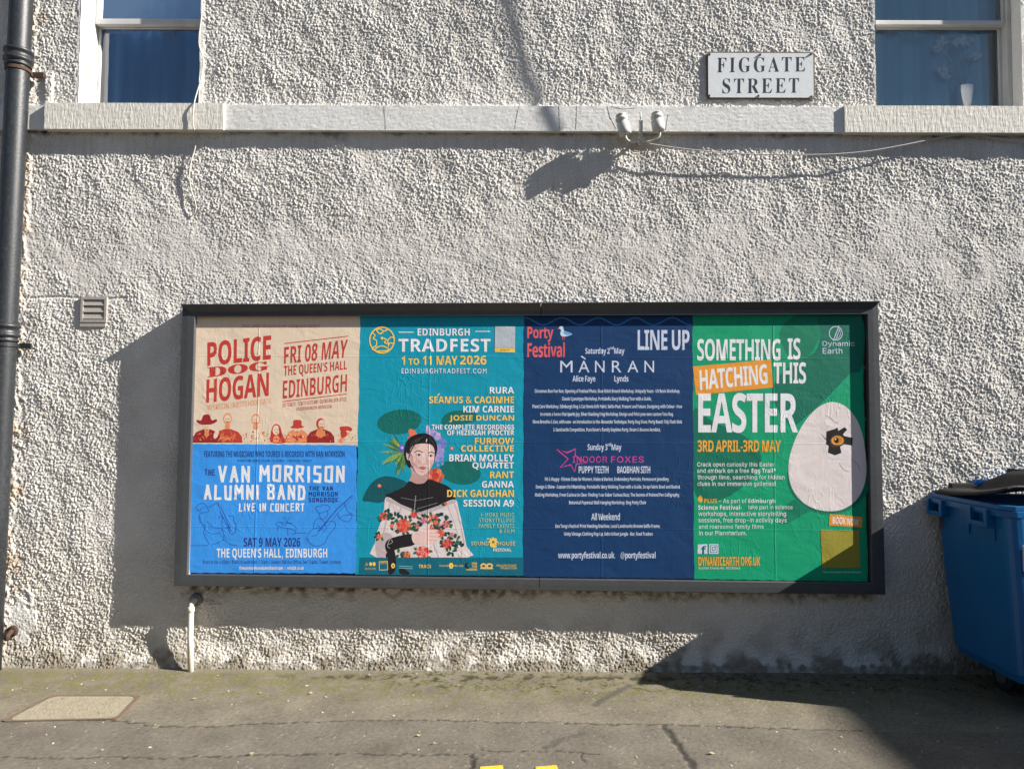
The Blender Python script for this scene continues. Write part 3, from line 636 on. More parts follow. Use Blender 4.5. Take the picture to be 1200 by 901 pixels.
for a, b, w_ in ((1010, 402, 9), (1013, 370.5, 3), (1012, 432, 4), (1013, 492, 3), (1016, 519, 7), (1018, 560, 3), (1019, 640, 3)):
    p = [W3(a, b, YP + .003), W3(a + 2.2, b - w_, YP + .003), W3(a + 2.8, b - w_ + 1, YP + .002), W3(a + .9, b + .8, YP + .002)]; bm.faces.new([bm.verts.new(v) for v in p])
bm_obj('paper_scraps', bm, paper((120, 95, 90)), bill)

def poster(name, quad, colr, label, y=YP, warp=.0012, seed=0):
    x, z = onwall((quad[3][0] + quad[2][0]) / 2, quad[3][1], y)
    e = empty(name, (x, y, z), label, 'poster', None)
    n_, m_ = 40, 60; r = np.random.default_rng(seed); bm = bmesh.new(); rows = []
    for j in range(m_ + 1):
        row = []
        for i in range(n_ + 1):
            u, v = i / n_, j / m_; jx = (.25 * math.sin(j * 1.7 + seed) + .4 * math.sin(j * .43 + 2 * seed)) * (i in (0, n_)); jy = .35 * math.sin(i * 2.1 + seed) * (j in (0, m_))
            p = [(quad[0][k] * (1 - u) + quad[1][k] * u) * (1 - v) + (quad[3][k] * (1 - u) + quad[2][k] * u) * v for k in (0, 1)]
            row.append(bm.verts.new(W3(p[0] + jx, p[1] + jy, y)))
        rows.append(row)
    for a, b in zip(rows, rows[1:]):
        for i in range(n_): bm.faces.new((a[i], b[i], b[i + 1], a[i + 1]))
    me = bpy.data.meshes.new('sheet'); bm.normal_update()
    for f in bm.faces:
        if f.normal.y > 0: f.normal_flip()
    bm.to_mesh(me); bm.free(); mesh_obj('sheet', me, paper(colr), e); return e

WHT = (226, 226, 230); YEL = (240, 196, 92)
# --- cream and red concert poster
e = poster('poster', [(230, 370), (424.5, 369.5), (422.5, 523), (224.5, 523)], (222, 201, 178), 'cream and red concert poster with hatted band, above the blue poster', YP, seed=1)
RED = paper((190, 62, 52)); DKR = paper((150, 40, 42)); ORG = paper((226, 140, 92)); CRM = paper((222, 201, 178))
a = Art(YP - .0002, (205, 350, 5.005))
Q = lambda *c: ((c[0], c[1]), (c[2], c[3]), (c[4], c[5]), (c[6], c[7]))
a.part = 'headline'; a.text('POLICE', RED, 0, 0, 0, 0, 'B', .004, .98, 4, Q(190, 255, 565, 213, 190, 397, 562, 357))
for dx_ in (-4, 0, 4): a.text('DOG', RED, 0, 0, 0, 0, 'S', .006, 1.05, 4, Q(194 + dx_, 402, 549 + dx_, 366, 194 + dx_, 463, 549 + dx_, 417))
a.text('HOGAN', RED, 0, 0, 0, 0, 'B', .004, .98, 4, Q(186, 472, 552, 431, 183, 613, 550, 571))
a.part = 'guest_line'; a.text('W/ SPECIAL GUESTS HOOF CATS', ORG, 0, 0, 0, 0, 'R', 0, 1, 2, Q(190, 622, 562, 583, 190, 660, 560, 620))
a.part = 'date_block'; a.stroke([(643, 263), (1016, 220)], 5, RED); a.stroke([(632, 603), (1007, 559)], 5, RED)
a.text('FRI 08 MAY', RED, 0, 0, 0, 0, 'B', 0, 1, 4, Q(641, 283, 1016, 238, 640, 384, 1004, 346))
a.text("THE QUEEN'S HALL", RED, 0, 0, 0, 0, 'B', 0, 1, 4, Q(639, 394, 1010, 362, 638, 467, 1008, 426))
a.text('EDINBURGH', RED, 0, 0, 0, 0, 'B', -.004, 1, 4, Q(635, 480, 1010, 441, 632, 588, 1007, 545))
a.part = 'small_print'; a.text('SEE TICKETS · TICKETS SCOTLAND · QUEENS HALL BOX OFFICE', RED, 0, 0, 0, 0, 'R', .004, 1, 1, Q(633, 613, 1007, 577, 631, 637, 1005, 600))
a.text('POLICEDOGHOGAN.COM · RSCENTS.CO.UK', RED, 0, 0, 0, 0, 'R', .004, 1, 1, Q(715, 637, 920, 621, 713, 657, 920, 640))
a.part = 'small_print#2'; a.text('POLICE · BANDITS ON STAGE ON HIS ANY · BUCKSKIN MUSIC PRESENTS', RED, 395, 153, 850, 170, 'R', 0, 1, 1)
a.build('lettering', e)
b = Art(YP - .0002, (225, 440, 6.0))
# row of seven musicians printed in red half-tone
def bust(cx, top, w, body, hair=None, hat=None, shade=DKR, look=0):
    fx = cx; fy = top + 45
    b.poly([(cx - w, 472), (cx - w * .98, 430), (cx - w * .72, 396), (cx - 22, 376), (cx, 372), (cx + 22, 376), (cx + w * .72, 396), (cx + w * .98, 430), (cx + w, 472)], body)
    b.poly([(cx - 14, fy + 22), (cx + 14, fy + 22), (cx + 18, fy + 56), (cx, fy + 70), (cx - 18, fy + 56)], ORG)
    if hair: b.ell(fx, fy - 6, 30, 40, hair)
    b.ell(fx + look, fy, 24, 34, CRM)
    b.poly([(fx - 22 + look, fy + 2), (fx - 20 + look, fy + 22), (fx + look, fy + 36), (fx + 20 + look, fy + 22), (fx + 22 + look, fy + 2), (fx + 14 + look, fy + 16), (fx + look, fy + 12), (fx - 14 + look, fy + 16)], ORG)
    for sx_ in (-9, 9): b.ell(fx + sx_ + look, fy - 5, 5, 2.2, shade, n=10)
    b.stroke([(fx + look, fy - 3), (fx + 3 + look, fy + 7)], 2, shade); b.stroke([(fx - 8 + look, fy + 17), (fx + 8 + look, fy + 17)], 3, shade)
    if hat == 'cowboy':
        b.poly([(cx - 70, fy - 52), (cx - 40, fy - 48), (cx - 26, fy - 80), (cx - 6, fy - 90), (cx + 20, fy - 86), (cx + 34, fy - 50), (cx + 66, fy - 56), (cx + 70, fy - 40), (cx + 30, fy - 20), (cx - 34, fy - 18), (cx - 66, fy - 34)], DKR, 4)
    if hat == 'derby':
        b.poly([(cx - 48, fy - 16), (cx - 30, fy - 26), (cx - 26, fy - 60), (cx, fy - 66), (cx + 28, fy - 60), (cx + 32, fy - 26), (cx + 48, fy - 18), (cx + 30, fy - 8), (cx - 30, fy - 6)], RED, 4)
bust(448, 270, 62, CRM, ORG); 
for k in range(14): b.ell(random.uniform(395, 508), random.uniform(395, 465), random.uniform(4, 11), random.uniform(3, 8), random.choice((ORG, RED)), random.uniform(0, 3), 10)
bust(250, 264, 104, RED, ORG); bust(104, 318, 98, DKR, None, 'cowboy')
for k in range(16): b.stroke([(250 + random.uniform(-62, 62), random.uniform(385, 440)), (250 + random.uniform(-66, 66), random.uniform(440, 470))], random.uniform(2, 4), ORG)
b.ell(170, 412, 16, 34, CRM, .35)
for k in range(7): b.ell(random.uniform(50, 110), random.uniform(398, 440), 6, 3, ORG, .6, 8)
b.poly([(556, 470), (552, 420), (566, 360), (592, 340), (620, 358), (634, 410), (660, 470)], RED, 4); b.ell(592, 384, 25, 34, CRM); b.poly([(566, 470), (574, 430), (600, 420), (622, 440), (630, 470)], ORG)
for sx_ in (-8, 9): b.ell(592 + sx_, 380, 4.5, 2.2, DKR, n=10)
b.stroke([(584, 400), (602, 398)], 3, DKR); b.stroke([(612, 368), (622, 420), (616, 462)], 7, DKR)
bust(740, 332, 82, ORG, None, 'derby'); b.poly([(702, 430), (724, 414), (742, 430), (766, 414), (780, 440), (746, 446), (742, 468), (728, 446)], RED)
for k in range(14): b.ell(random.uniform(672, 806), random.uniform(404, 466), random.uniform(3, 9), 4, random.choice((RED, CRM)), random.uniform(0, 3), 8)
bust(904, 300, 98, DKR, RED, None, DKR, 8); b.poly([(880, 380), (905, 402), (932, 382), (940, 420), (906, 440), (868, 420)], ORG)
for k in range(8): b.stroke([(840 + k * 16, 400 + abs(k - 4) * 4), (846 + k * 16, 424)], 3, ORG)
b.poly([(1036, 470), (1050, 430), (1066, 400), (1092, 398), (1110, 410), (1150, 440), (1156, 474)], ORG, 3); b.poly([(1040, 362), (1056, 358), (1086, 356), (1112, 362), (1128, 378), (1116, 392), (1090, 386), (1046, 390)], RED, 3)
b.poly([(1048, 388), (1084, 388), (1086, 424), (1056, 436), (1046, 420)], RED, 3); b.poly([(1080, 430), (1120, 408), (1160, 430), (1160, 474), (1060, 474)], CRM, 2)
for k in range(150):
    x_ = random.uniform(10, 1150); y_ = random.uniform(405, 468); b.ell(x_, y_, random.uniform(2, 7), random.uniform(1.5, 4), random.choice((ORG, RED, DKR, DKR)), random.uniform(0, 3), 7)
b.build('picture', e)
# --- blue concert poster
e = poster('poster', [(225.4, 520), (418.3, 521.5), (417.3, 671.5), (220.5, 671)], (56, 146, 230), 'blue concert poster with white hand-cut lettering, below the cream poster', YP - .0012, seed=2)
NAV = paper((38, 52, 128)); WH = paper(WHT); LIN = paper((44, 88, 178))
a = Art(YP - .0014, (205, 510, 4.742))
a.part = 'small_print'; a.text('FEATURING THE MUSICIANS WHO TOURED & RECORDED WITH VAN MORRISON', NAV, 163, 87, 943, 121, 'B', 0, 1, 2)
a.text('GEORGIE FAME · BERNIE HOLLAND · LEE GOODALL · JOHN ALLAIR · TOM KILEY', NAV, 345, 134, 762, 147, 'R', 0, 1, 1)
LET = {'V': [[(0, 0), (.45, 1), (1, 0)]], 'A': [[(0, 1), (.5, 0), (1, 1)], [(.2, .66), (.82, .62)]], 'N': [[(0, 1), (.05, 0), (.95, 1), (1, 0)]], 'M': [[(0, 1), (.05, 0), (.5, .55), (.95, 0), (1, 1)]],
       'O': [[(.05, .03), (1, 0), (.92, 1), (0, .94), (.05, .03)]], 'R': [[(0, 1), (.05, 0), (1, .05), (.85, .5), (.05, .55)], [(.4, .55), (1, 1)]], 'I': [[(.5, 0), (.45, 1)]], 'S': [[(1, .02), (.12, .0), (.06, .45), (.95, .5), (.88, 1), (0, .95)]],
       'L': [[(.1, 0), (0, 1), (1, .96)]], 'U': [[(0, 0), (.08, .95), (.9, 1), (1, 0)]], 'B': [[(0, 1), (0, 0), (.82, .02), (.95, .2), (.8, .46), (0, .5)], [(.8, .48), (1, .7), (.9, .97), (0, 1)]], 'D': [[(0, 1), (.05, 0), (.8, .08), (1, .5), (.85, .95), (0, 1)]],
       'E': [[(1, .0), (.05, .03), (0, 1), (1, .96)], [(.03, .5), (.8, .46)]], 'C': [[(1, .04), (.1, 0), (0, .96), (1, 1)]], 'T': [[(0, .04), (1, 0)], [(.52, .02), (.45, 1)]], 'H': [[(.04, 0), (0, 1)], [(1, 0), (.95, 1)], [(.02, .52), (.97, .48)]],
       'G': [[(1, .04), (.1, 0), (0, .96), (.95, 1), (1, .55), (.55, .55)]], 'K': [[(.05, 0), (0, 1)], [(1, 0), (.05, .55), (1, 1)]]}
def handcut(s, m_, x0, y0, x1, y1, w):
    ws = [.38 if c == 'I' else .45 if c == ' ' else 1.2 if c == 'M' else 1 for c in s]; tot = sum(ws) + .28 * (len(s) - 1); u = (x1 - x0) / tot; x = x0; r = random.Random(len(s))
    for c, k in zip(s, ws):
        if c in LET:
            j = r.uniform(-.035, .035) * (y1 - y0)
            a.segs([[(x + w / 2 + (k * u - w) * p[0], y0 + w / 2 + j + (y1 - y0 - w) * p[1]) for p in ln] for ln in LET[c]], w, m_)
        x += (k + .28) * u
a.part = 'headline'; handcut('THE', NAV, 165, 188, 224, 224, 5)
handcut('VAN MORRISON', WH, 240, 166, 944, 264, 15); handcut('ALUMNI BAND', WH, 160, 272, 726, 360, 14); a.part = 'subtitle'; handcut('LIVE IN CONCERT', WH, 355, 376, 720, 423, 7.5)
a.part = 'side_title'; handcut('THE VAN', NAV, 745, 282, 878, 308, 5); handcut('MORRISON', NAV, 743, 313, 905, 340, 5); handcut('SONGBOOK', NAV, 742, 345, 908, 372, 5)
a.part = 'date_block'; a.text('SAT 9 MAY 2026', NAV, 382, 568, 697, 618, 'B', 0, 1, 3)
a.text("THE QUEEN'S HALL, EDINBURGH", WH, 232, 628, 846, 690, 'B', 0, 1, 3)
a.part = 'small_print#2'; a.text('Doors to bar 6:30pm / Doors to auditorium 7:30pm / Queens Hall Box Office, See Tickets, Tickets Scotland', NAV, 155, 692, 920, 718, 'R', 0, 1, 1)
a.text('thevanmorrisonalumniband.com  ·  ents24.co.uk', WH, 358, 726, 716, 746, 'B', 0, 1, 1)
a.build('lettering', e)
b = Art(YP - .0014, (205, 510, 4.742)); S = lambda pts, w=3.2, c=5: b.stroke(pts, w, LIN, False, c)
S([(85, 612), (180, 610), (182, 590), (160, 545), (172, 505)]); S([(172, 505), (140, 480), (135, 445), (150, 430), (185, 425), (180, 400), (160, 378), (130, 385), (116, 402), (135, 420), (150, 405), (172, 398)]); S([(135, 445), (160, 510), (200, 545), (250, 540), (262, 515), (235, 515), (200, 505), (178, 475)])
S([(190, 400), (235, 375), (245, 395), (270, 430), (310, 530)], 4); S([(250, 420), (290, 500), (305, 540), (330, 545), (340, 500), (325, 470), (328, 455), (300, 445)], 4); S([(240, 460), (262, 450), (262, 500), (285, 515), (310, 510), (300, 490)]); S([(205, 608), (270, 578), (265, 520)]); S([(270, 578), (310, 605), (345, 612)])
S([(560, 490), (580, 482), (640, 490), (672, 510), (668, 530), (640, 520), (575, 505), (560, 490)]); S([(600, 465), (615, 455), (622, 480), (650, 488)]); S([(570, 505), (572, 530)]); S([(625, 515), (628, 555)]); S([(668, 530), (670, 548)]); S([(590, 485), (612, 500), (630, 470), (640, 455)]); S([(650, 550), (680, 542), (728, 543)])
S([(780, 405), (790, 395), (812, 395), (815, 385), (850, 390), (858, 410), (830, 425), (800, 430), (780, 405)]); S([(800, 430), (805, 450), (825, 465), (850, 440), (845, 420)]); S([(770, 520), (775, 480), (800, 460), (830, 480), (840, 510)])
S([(740, 590), (735, 555), (770, 520), (820, 510), (850, 480), (885, 480), (890, 510), (850, 560), (830, 600), (780, 615), (740, 590)]); S([(800, 530), (900, 410), (985, 335)], 7, 1); S([(820, 545), (910, 425), (990, 345)], 2.5, 1)
S([(940, 375), (960, 420), (980, 440), (940, 445), (915, 460)]); S([(905, 430), (915, 460), (960, 480), (985, 450), (975, 430)]); S([(725, 575), (745, 580)]); S([(760, 560), (790, 550), (800, 530), (820, 520), (790, 500)])
b.build('picture', e)

# --- teal festival poster
e = poster('poster', [(422, 369.5), (617, 369), (617, 674.5), (416.5, 673)], (4, 146, 172), 'teal festival poster with a dark haired woman in a flowered shawl', YP - .0001, seed=3)
YL = paper(YEL); PYL = paper((176, 200, 150)); LF1 = paper((10, 104, 98)); LF2 = paper((8, 84, 92)); BAND = paper((6, 100, 120))
b = Art(YP - .0003, (415, 350, 5.005))
b.ell(265, 722, 130, 72, LF1, -.12); b.poly([(515, 735), (525, 690), (570, 662), (640, 655), (700, 668), (735, 690), (700, 720), (600, 740)], LF1, 5)
b.c = (415, 500, 4.743)
b.poly([(48, 408), (70, 350), (110, 300), (170, 275), (240, 285), (300, 320), (240, 370), (150, 420), (90, 415)], LF2, 6); b.ell(590, 250, 115, 70, LF1, .15)
b.c = (420, 500, 5.007)
GR = [paper(c) for c in ((88, 130, 70), (128, 160, 86), (56, 104, 74), (150, 172, 110))]
for k in range(40):
    t_ = random.uniform(1.9, 5.0); r_ = random.uniform(70, 155); x_, y_ = 262, 150; ex_, ey_ = x_ + r_ * math.cos(t_), y_ - r_ * math.sin(t_) * .95
    nx_, ny_ = -math.sin(t_) * random.uniform(5, 10), -math.cos(t_) * random.uniform(5, 10); mx_, my_ = x_ + (ex_ - x_) * .55, y_ + (ey_ - y_) * .55
    b.poly([(x_, y_), (mx_ + nx_, my_ + ny_), (ex_, ey_), (mx_ - nx_, my_ - ny_)], random.choice(GR))
LAV = [paper(c) for c in ((176, 150, 196), (150, 140, 206), (196, 170, 206), (112, 122, 196))]
for k in range(30):
    t_ = random.uniform(-1.1, 1.55); r_ = random.uniform(70, 104); b.ell(398 + r_ * math.cos(t_), 108 - r_ * math.sin(t_) * .95, random.uniform(13, 24), random.uniform(11, 18), LAV[(k * 7) % 4], t_)
for k in range(16): b.ell(472 + random.uniform(-24, 28), 190 + random.uniform(-45, 35), 9, 7, random.choice(LAV[1:2] + LAV[3:]), k)
CO = [paper(c) for c in ((214, 92, 62), (186, 66, 52), (226, 118, 84))]
for k in range(9): b.ell(452 + 26 * math.cos(k * .7), 288 + 24 * math.sin(k * .7), 26, 17, CO[k % 3], k)
b.ell(452, 288, 22, 20, CO[1]); b.ell(320, 42, 20, 34, CO[2], -.7); b.ell(298, 70, 9, 16, CO[0], -.5)
PRP = paper((98, 92, 176)); b.ell(255, 124, 20, 22, PRP, 0, 20, .12); b.ell(257, 122, 8, 8, LAV[2])
for x_, y_ in ((124, 346), (550, 126)): b.ell(x_, y_, 13, 11, CO[0], .5, 8); b.ell(x_, y_, 6, 5, paper((226, 196, 190)), .5, 8)
HAIR = paper((24, 22, 28)); SKIN = paper((224, 190, 184)); SKS = paper((188, 148, 142)); SKM = paper((208, 170, 164)); BLK = paper((30, 27, 32)); SHW = paper((214, 202, 202)); SHS = paper((184, 168, 172))
b.poly([(286, 225), (268, 160), (276, 100), (310, 58), (370, 38), (420, 48), (452, 84), (463, 130), (448, 190), (440, 205), (320, 240)], HAIR, 5)
b.poly([(306, 232), (340, 270), (412, 268), (408, 312), (390, 330), (340, 336), (298, 322), (312, 280)], SKS, 3)
b.poly([(298, 150), (312, 118), (345, 102), (390, 98), (428, 106), (446, 135), (446, 180), (436, 222), (412, 262), (378, 284), (345, 272), (316, 232), (302, 195)], SKIN, 5)
b.poly([(300, 160), (306, 190), (318, 235), (345, 272), (332, 250), (322, 200), (316, 165)], SKS, 3); b.ell(292, 172, 11, 26, SKIN, -.15)
b.poly([(300, 155), (310, 112), (350, 92), (398, 88), (435, 100), (450, 140), (456, 118), (440, 70), (400, 46), (340, 48), (292, 90), (284, 150)], HAIR, 4)
for pts in ([(318, 200), (330, 238), (350, 266), (372, 276), (356, 250), (340, 220)], [(330, 112), (356, 104), (350, 122), (326, 140)], [(412, 262), (434, 226), (442, 190), (428, 215), (412, 240)], [(388, 262), (372, 258), (356, 262), (372, 272)]): b.poly(pts, SKM, 3)
b.ell(348, 206, 17, 13, paper((218, 172, 168)), .2); b.ell(424, 206, 11, 13, paper((218, 172, 168)), -.2)
HL = paper((58, 54, 60))
for k in range(13): b.stroke([(396 - k * 2, 52 + k * .6), (372 - k * 5, 66 + k * 2), (344 - k * 4, 92 + k * 5), (312 - k * 1.5, 128 + k * 6)], 1.6, HL, False, 3)
for k in range(7): b.stroke([(404 + k * 3, 54 + k * 2), (424 + k * 3, 74 + k * 3), (440 + k * 2, 104 + k * 5)], 1.6, HL, False, 3)
for k in range(8): b.stroke([(292 - k * .6, 96 + k * 16), (278, 104 + k * 16), (272 + k, 116 + k * 15)], 2, HL, False, 3)
BRW = paper((60, 44, 46)); LIP = paper((184, 88, 96)); EYW = paper((214, 204, 204)); IRS = paper((44, 42, 48))
b.stroke([(330, 150), (350, 140), (378, 150)], 5, BRW, False, 3); b.stroke([(410, 154), (430, 148), (444, 156)], 5, BRW, False, 3)
for x_, y_ in ((356, 166), (424, 172)): b.ell(x_, y_, 13, 6, EYW, .08, 14); b.ell(x_, y_, 6.2, 6, IRS, 0, 12); b.stroke([(x_ - 15, y_ - 1), (x_, y_ - 8), (x_ + 14, y_)], 3, BRW, False, 3)
b.stroke([(396, 160), (402, 195), (398, 212)], 4, SKS, False, 3); b.stroke([(380, 216), (392, 221), (404, 216)], 4, SKS, False, 3)
b.poly([(352, 240), (374, 233), (388, 236), (400, 238), (386, 250), (370, 250)], LIP, 3); b.stroke([(352, 240), (376, 242), (400, 239)], 2, SKS)
b.ell(400, 80, 3, 12, EYW, .2, 8)
b.poly([(298, 318), (340, 334), (385, 330), (412, 308), (470, 325), (535, 355), (560, 400), (556, 450), (360, 500), (165, 412), (200, 384), (270, 350)], BLK, 3)
b.poly([(300, 322), (340, 338), (388, 334), (412, 312), (418, 322), (388, 346), (338, 350), (296, 332)], HAIR)
DT = paper((170, 166, 170))
for k in range(9): b.ell(336 - k * .8, 408 + k * 9, 3.2, 3.2, DT, 0, 8)
for k in range(24): b.ell(340 + (k - 11) * 8, 424 + abs(k - 11) ** 1.1 * -1.2 + 8, 2, 2, DT, 0, 6)
for k in range(16): b.ell(346 + k * 7.6, 480 - k * 2.2, 2.2, 2.2, DT, 0, 6)
b.poly([(165, 410), (250, 455), (362, 500), (470, 462), (566, 425), (590, 490), (614, 600), (634, 700), (636, 768), (110, 768), (98, 680), (106, 630), (130, 560), (150, 480)], SHW, 3)
b.poly([(362, 500), (470, 462), (566, 425), (572, 442), (480, 480), (380, 520)], SHS); b.poly([(165, 410), (250, 455), (362, 500), (376, 524), (250, 474), (160, 430)], SHS)
b.poly([(98, 680), (120, 640), (160, 620), (200, 640), (180, 700), (150, 768), (110, 768)], SHS, 3)
for pts in ([(190, 440), (170, 520), (150, 610), (128, 690)], [(250, 475), (230, 540), (210, 610)], [(430, 500), (460, 600), (500, 700), (520, 760)], [(520, 455), (560, 560), (596, 680), (606, 760)], [(560, 440), (590, 540), (620, 680)], [(300, 690), (360, 716), (430, 706)], [(240, 720), (250, 760)], [(340, 700), (350, 764)], [(440, 690), (470, 764)]): b.stroke(pts, random.uniform(4, 9), SHS, False, 4)
FL = [paper(c) for c in ((204, 66, 62), (222, 108, 84), (186, 52, 70), (226, 140, 90), (140, 70, 120), (224, 150, 140))]; LV = [paper(c) for c in ((30, 76, 56), (52, 98, 66), (22, 58, 62))]
def bloom(x, y, r, m1, m2):
    for k in range(9): b.ell(x + r * .62 * math.cos(k * .7), y + r * .58 * math.sin(k * .7), r * .44, r * .34, m1 if k % 2 else m2, k * .7, 12)
    b.ell(x, y, r * .5, r * .46, m2, 0, 14)
    for k in range(5): b.ell(x + r * .25 * math.cos(k * 1.26), y + r * .25 * math.sin(k * 1.26), r * .16, r * .12, m1, k, 8)
def leaves(x, y, r, n_):
    for k in range(n_): t_ = random.uniform(0, 6.28); b.ell(x + r * math.cos(t_), y + r * math.sin(t_), 15, 8, random.choice(LV), t_ + random.uniform(-.5, .5), 10)
for x, y, r, i in ((265, 580, 46, 0), (148, 524, 26, 1), (345, 584, 20, 3), (325, 516, 22, 1), (384, 548, 24, 4), (440, 540, 30, 5), (470, 582, 22, 4), (480, 625, 27, 0), (515, 570, 25, 3), (522, 685, 32, 1), (378, 735, 42, 5), (285, 750, 24, 2), (124, 644, 18, 2), (196, 580, 14, 2), (430, 600, 18, 5), (548, 634, 16, 4), (452, 562, 16, 2), (512, 450, 10, 0)):
    leaves(x, y, r * 1.05, int(r / 3.6)); bloom(x, y, r * .92, FL[i], FL[(i + 1) % 6])
for x, y, n_ in ((170, 512, 8), (590, 700, 8), (545, 730, 6), (505, 515, 5), (220, 530, 4), (320, 610, 4), (240, 745, 4), (570, 660, 4)): leaves(x, y, 20, n_)
b.poly([(160, 680), (200, 650), (320, 628), (330, 690), (240, 712), (180, 738), (160, 720)], BLK, 3); b.stroke([(176, 690), (200, 676), (186, 660), (170, 700), (190, 712)], 3, DT, False, 4)
b.poly([(314, 632), (350, 612), (400, 600), (440, 606), (466, 630), (466, 660), (430, 684), (380, 690), (325, 682)], SKIN, 4)   # hand holding the shawl
for (x0_, y0_, x1_, y1_) in ((400, 604, 424, 568), (430, 612, 462, 610), (436, 632, 472, 634), (430, 652, 466, 656), (420, 672, 450, 676)): b.stroke([(x0_, y0_), ((x0_ + x1_) / 2, (y0_ + y1_) / 2 - 3), (x1_, y1_)], 15, SKIN, False, 3)
for (x0_, y0_, x1_, y1_) in ((410, 622, 468, 622), (404, 642, 470, 645), (400, 662, 460, 667)): b.stroke([(x0_, y0_), (x1_, y1_)], 2.4, SKS)
b.poly([(160, 768), (176, 720), (205, 710), (216, 768)], BLK, 3)
b.c = (420, 640, 6.0); b.poly([(10, 78), (1160, 78), (1160, 206), (4, 200)], BAND)
b.poly([(206, 80), (262, 78), (262, 160), (240, 192), (210, 190)], BLK, 2); b.poly([(285, 170), (300, 150), (345, 172), (360, 196), (300, 196)], BLK, 3)
b.build('picture', e)
a = Art(YP - .0009, (415, 350, 5.005)); TW = WH
a.part = 'headline'; a.text('EDINBURGH', TW, 372, 175, 678, 217, 'B', 0, 1, 4); a.stroke([(262, 197), (347, 197)], 5, TW); a.stroke([(711, 192), (796, 192)], 5, TW)
a.text('TRADFEST', TW, 260, 235, 800, 312, 'B', .003, 1.04, 4)
a.part = 'date_block'; a.text('1', YL, 278, 337, 298, 388, 'B', .004, 1, 3); a.text('TO', YL, 318, 350, 381, 388, 'B', .004, 1, 3); a.text('11 MAY', YL, 402, 336, 606, 388, 'B', .004, 1, 3); a.text('2026', YL, 620, 334, 776, 387, 'B', .004, 1, 3)
a.text('EDINBURGHTRADFEST.COM', TW, 278, 409, 776, 438, 'G', 0, 1.25, 2)
def names(rows):
    for s, m_, x0_, y0_, x1_, y1_ in rows: a.text(s, m_, x0_, y0_, x1_, y1_, 'B', .003, 1, 3)
a.part = 'line_up'; names([('RURA', TW, 795, 518, 938, 556), ('SEAMUS & CAOIMHE', YL, 440, 573, 938, 613), ('KIM CARNIE', TW, 640, 628, 938, 667), ('JOSIE DUNCAN', YL, 558, 683, 938, 723), ('THE COMPLETE RECORDINGS', TW, 455, 738, 938, 766), ('OF HEZEKIAH PROCTER', TW, 545, 770, 938, 800), ('FURROW', YL, 708, 815, 936, 853), ('COLLECTIVE', YL, 627, 859, 936, 896)])
a.stroke([(489, 568), (500, 557)], 6, YL)
a.c = (415, 500, 4.743)
names([('BRIAN MOLLEY', TW, 528, 153, 888, 192), ('QUARTET', TW, 657, 197, 888, 238), ('RANT', YL, 755, 248, 888, 285), ('GANNA', TW, 710, 301, 888, 338), ('DICK GAUGHAN', YL, 517, 350, 888, 390), ('SESSION A9', TW, 607, 405, 888, 443)])
a.part = 'side_note'
for s, x0_, y0_ in (('+ MORE MUSIC', 702, 478), ('STORYTELLING', 695, 508), ('FAMILY EVENTS', 692, 538), ('& FILM', 807, 568)): a.text(s, PYL, x0_, y0_, 890, y0_ + 22, 'G', 0, 1.1, 2)
a.part = 'organiser_name'; a.text('SOUND', YL, 650, 637, 748, 658, 'G', .004, 1.1, 2); a.text('HOUSE', YL, 798, 637, 894, 658, 'G', .004, 1.1, 2); a.text('FESTIVAL', TW, 773, 675, 874, 692, 'B', 0, 1, 2); a.stroke([(738, 625), (744, 618), (750, 625)], 4, TW)
a.c = (420, 640, 6.0)
a.part = 'sponsor_name#1'; a.text('SCOTLAND', YL, 46, 150, 122, 162, 'R', 0, 1, 1); a.part = 'sponsor_name#2'; a.text('TRACS', YL, 424, 128, 510, 152, 'B', 0, 1.1, 2); a.part = 'sponsor_name#3'; a.text('SOUND', YL, 568, 130, 640, 142, 'R', .004, 1, 1); a.text('HOUSE', YL, 664, 130, 738, 142, 'R', .004, 1, 1)
a.part = 'sponsor_name#4'
for i, s in enumerate(('FOR', 'THE', 'PENDING')): a.text(s, YL, 798 if i < 2 else 760, 112 + i * 21, 834, 128 + i * 21, 'B', 0, 1, 1)
a.part = 'sponsor_name#5'; a.text('WILLIAM GRANT', YL, 968, 127, 1112, 141, 'R', .004, 1, 1); a.text('FOUNDATION', YL, 1000, 145, 1112, 159, 'R', .004, 1, 1); a.part = 'sponsor_name#6'; a.text('MUSEUMS', YL, 880, 152, 945, 162, 'R', 0, 1, 1); a.part = 'sponsor_name#7'; a.text('CREATIVE', YL, 152, 110, 202, 124, 'R', 0, 1, 1)
a.part = 'sponsor_name#8'
for i in range(2): a.stroke([(286, 138 + i * 14), (380, 142 + i * 14)], 3, PYL)
a.build('lettering', e)
g = Art(YP - .0011, (415, 350, 5.005))
def arc(cx, cy, rx, ry, a0, a1, n_=24): return [(cx + rx * math.cos(a0 + (a1 - a0) * k / n_), cy + ry * math.sin(a0 + (a1 - a0) * k / n_)) for k in range(n_ + 1)]
g.part = 'logo#1'; g.stroke(arc(163, 243, 72, 75, 0, 2 * math.pi, 48)[:-1], 8, YL, True)
for pts in ([(104, 200), (122, 215), (112, 235), (130, 245), (128, 275), (104, 290)], [(130, 182), (150, 178), (175, 190), (196, 180)], [(130, 184), (148, 206), (170, 196)], [(170, 232), (188, 240), (178, 258), (200, 262), (196, 245), (218, 226), (232, 230)], [(228, 262), (205, 262), (200, 280)], [(122, 300), (135, 285), (165, 278), (195, 290), (205, 300)], [(205, 300), (180, 306), (130, 308)]): g.stroke(pts, 7, YL, False, 5)
g.ell(163, 232, 8, 8, YL); g.ell(110, 296, 7, 7, YL)
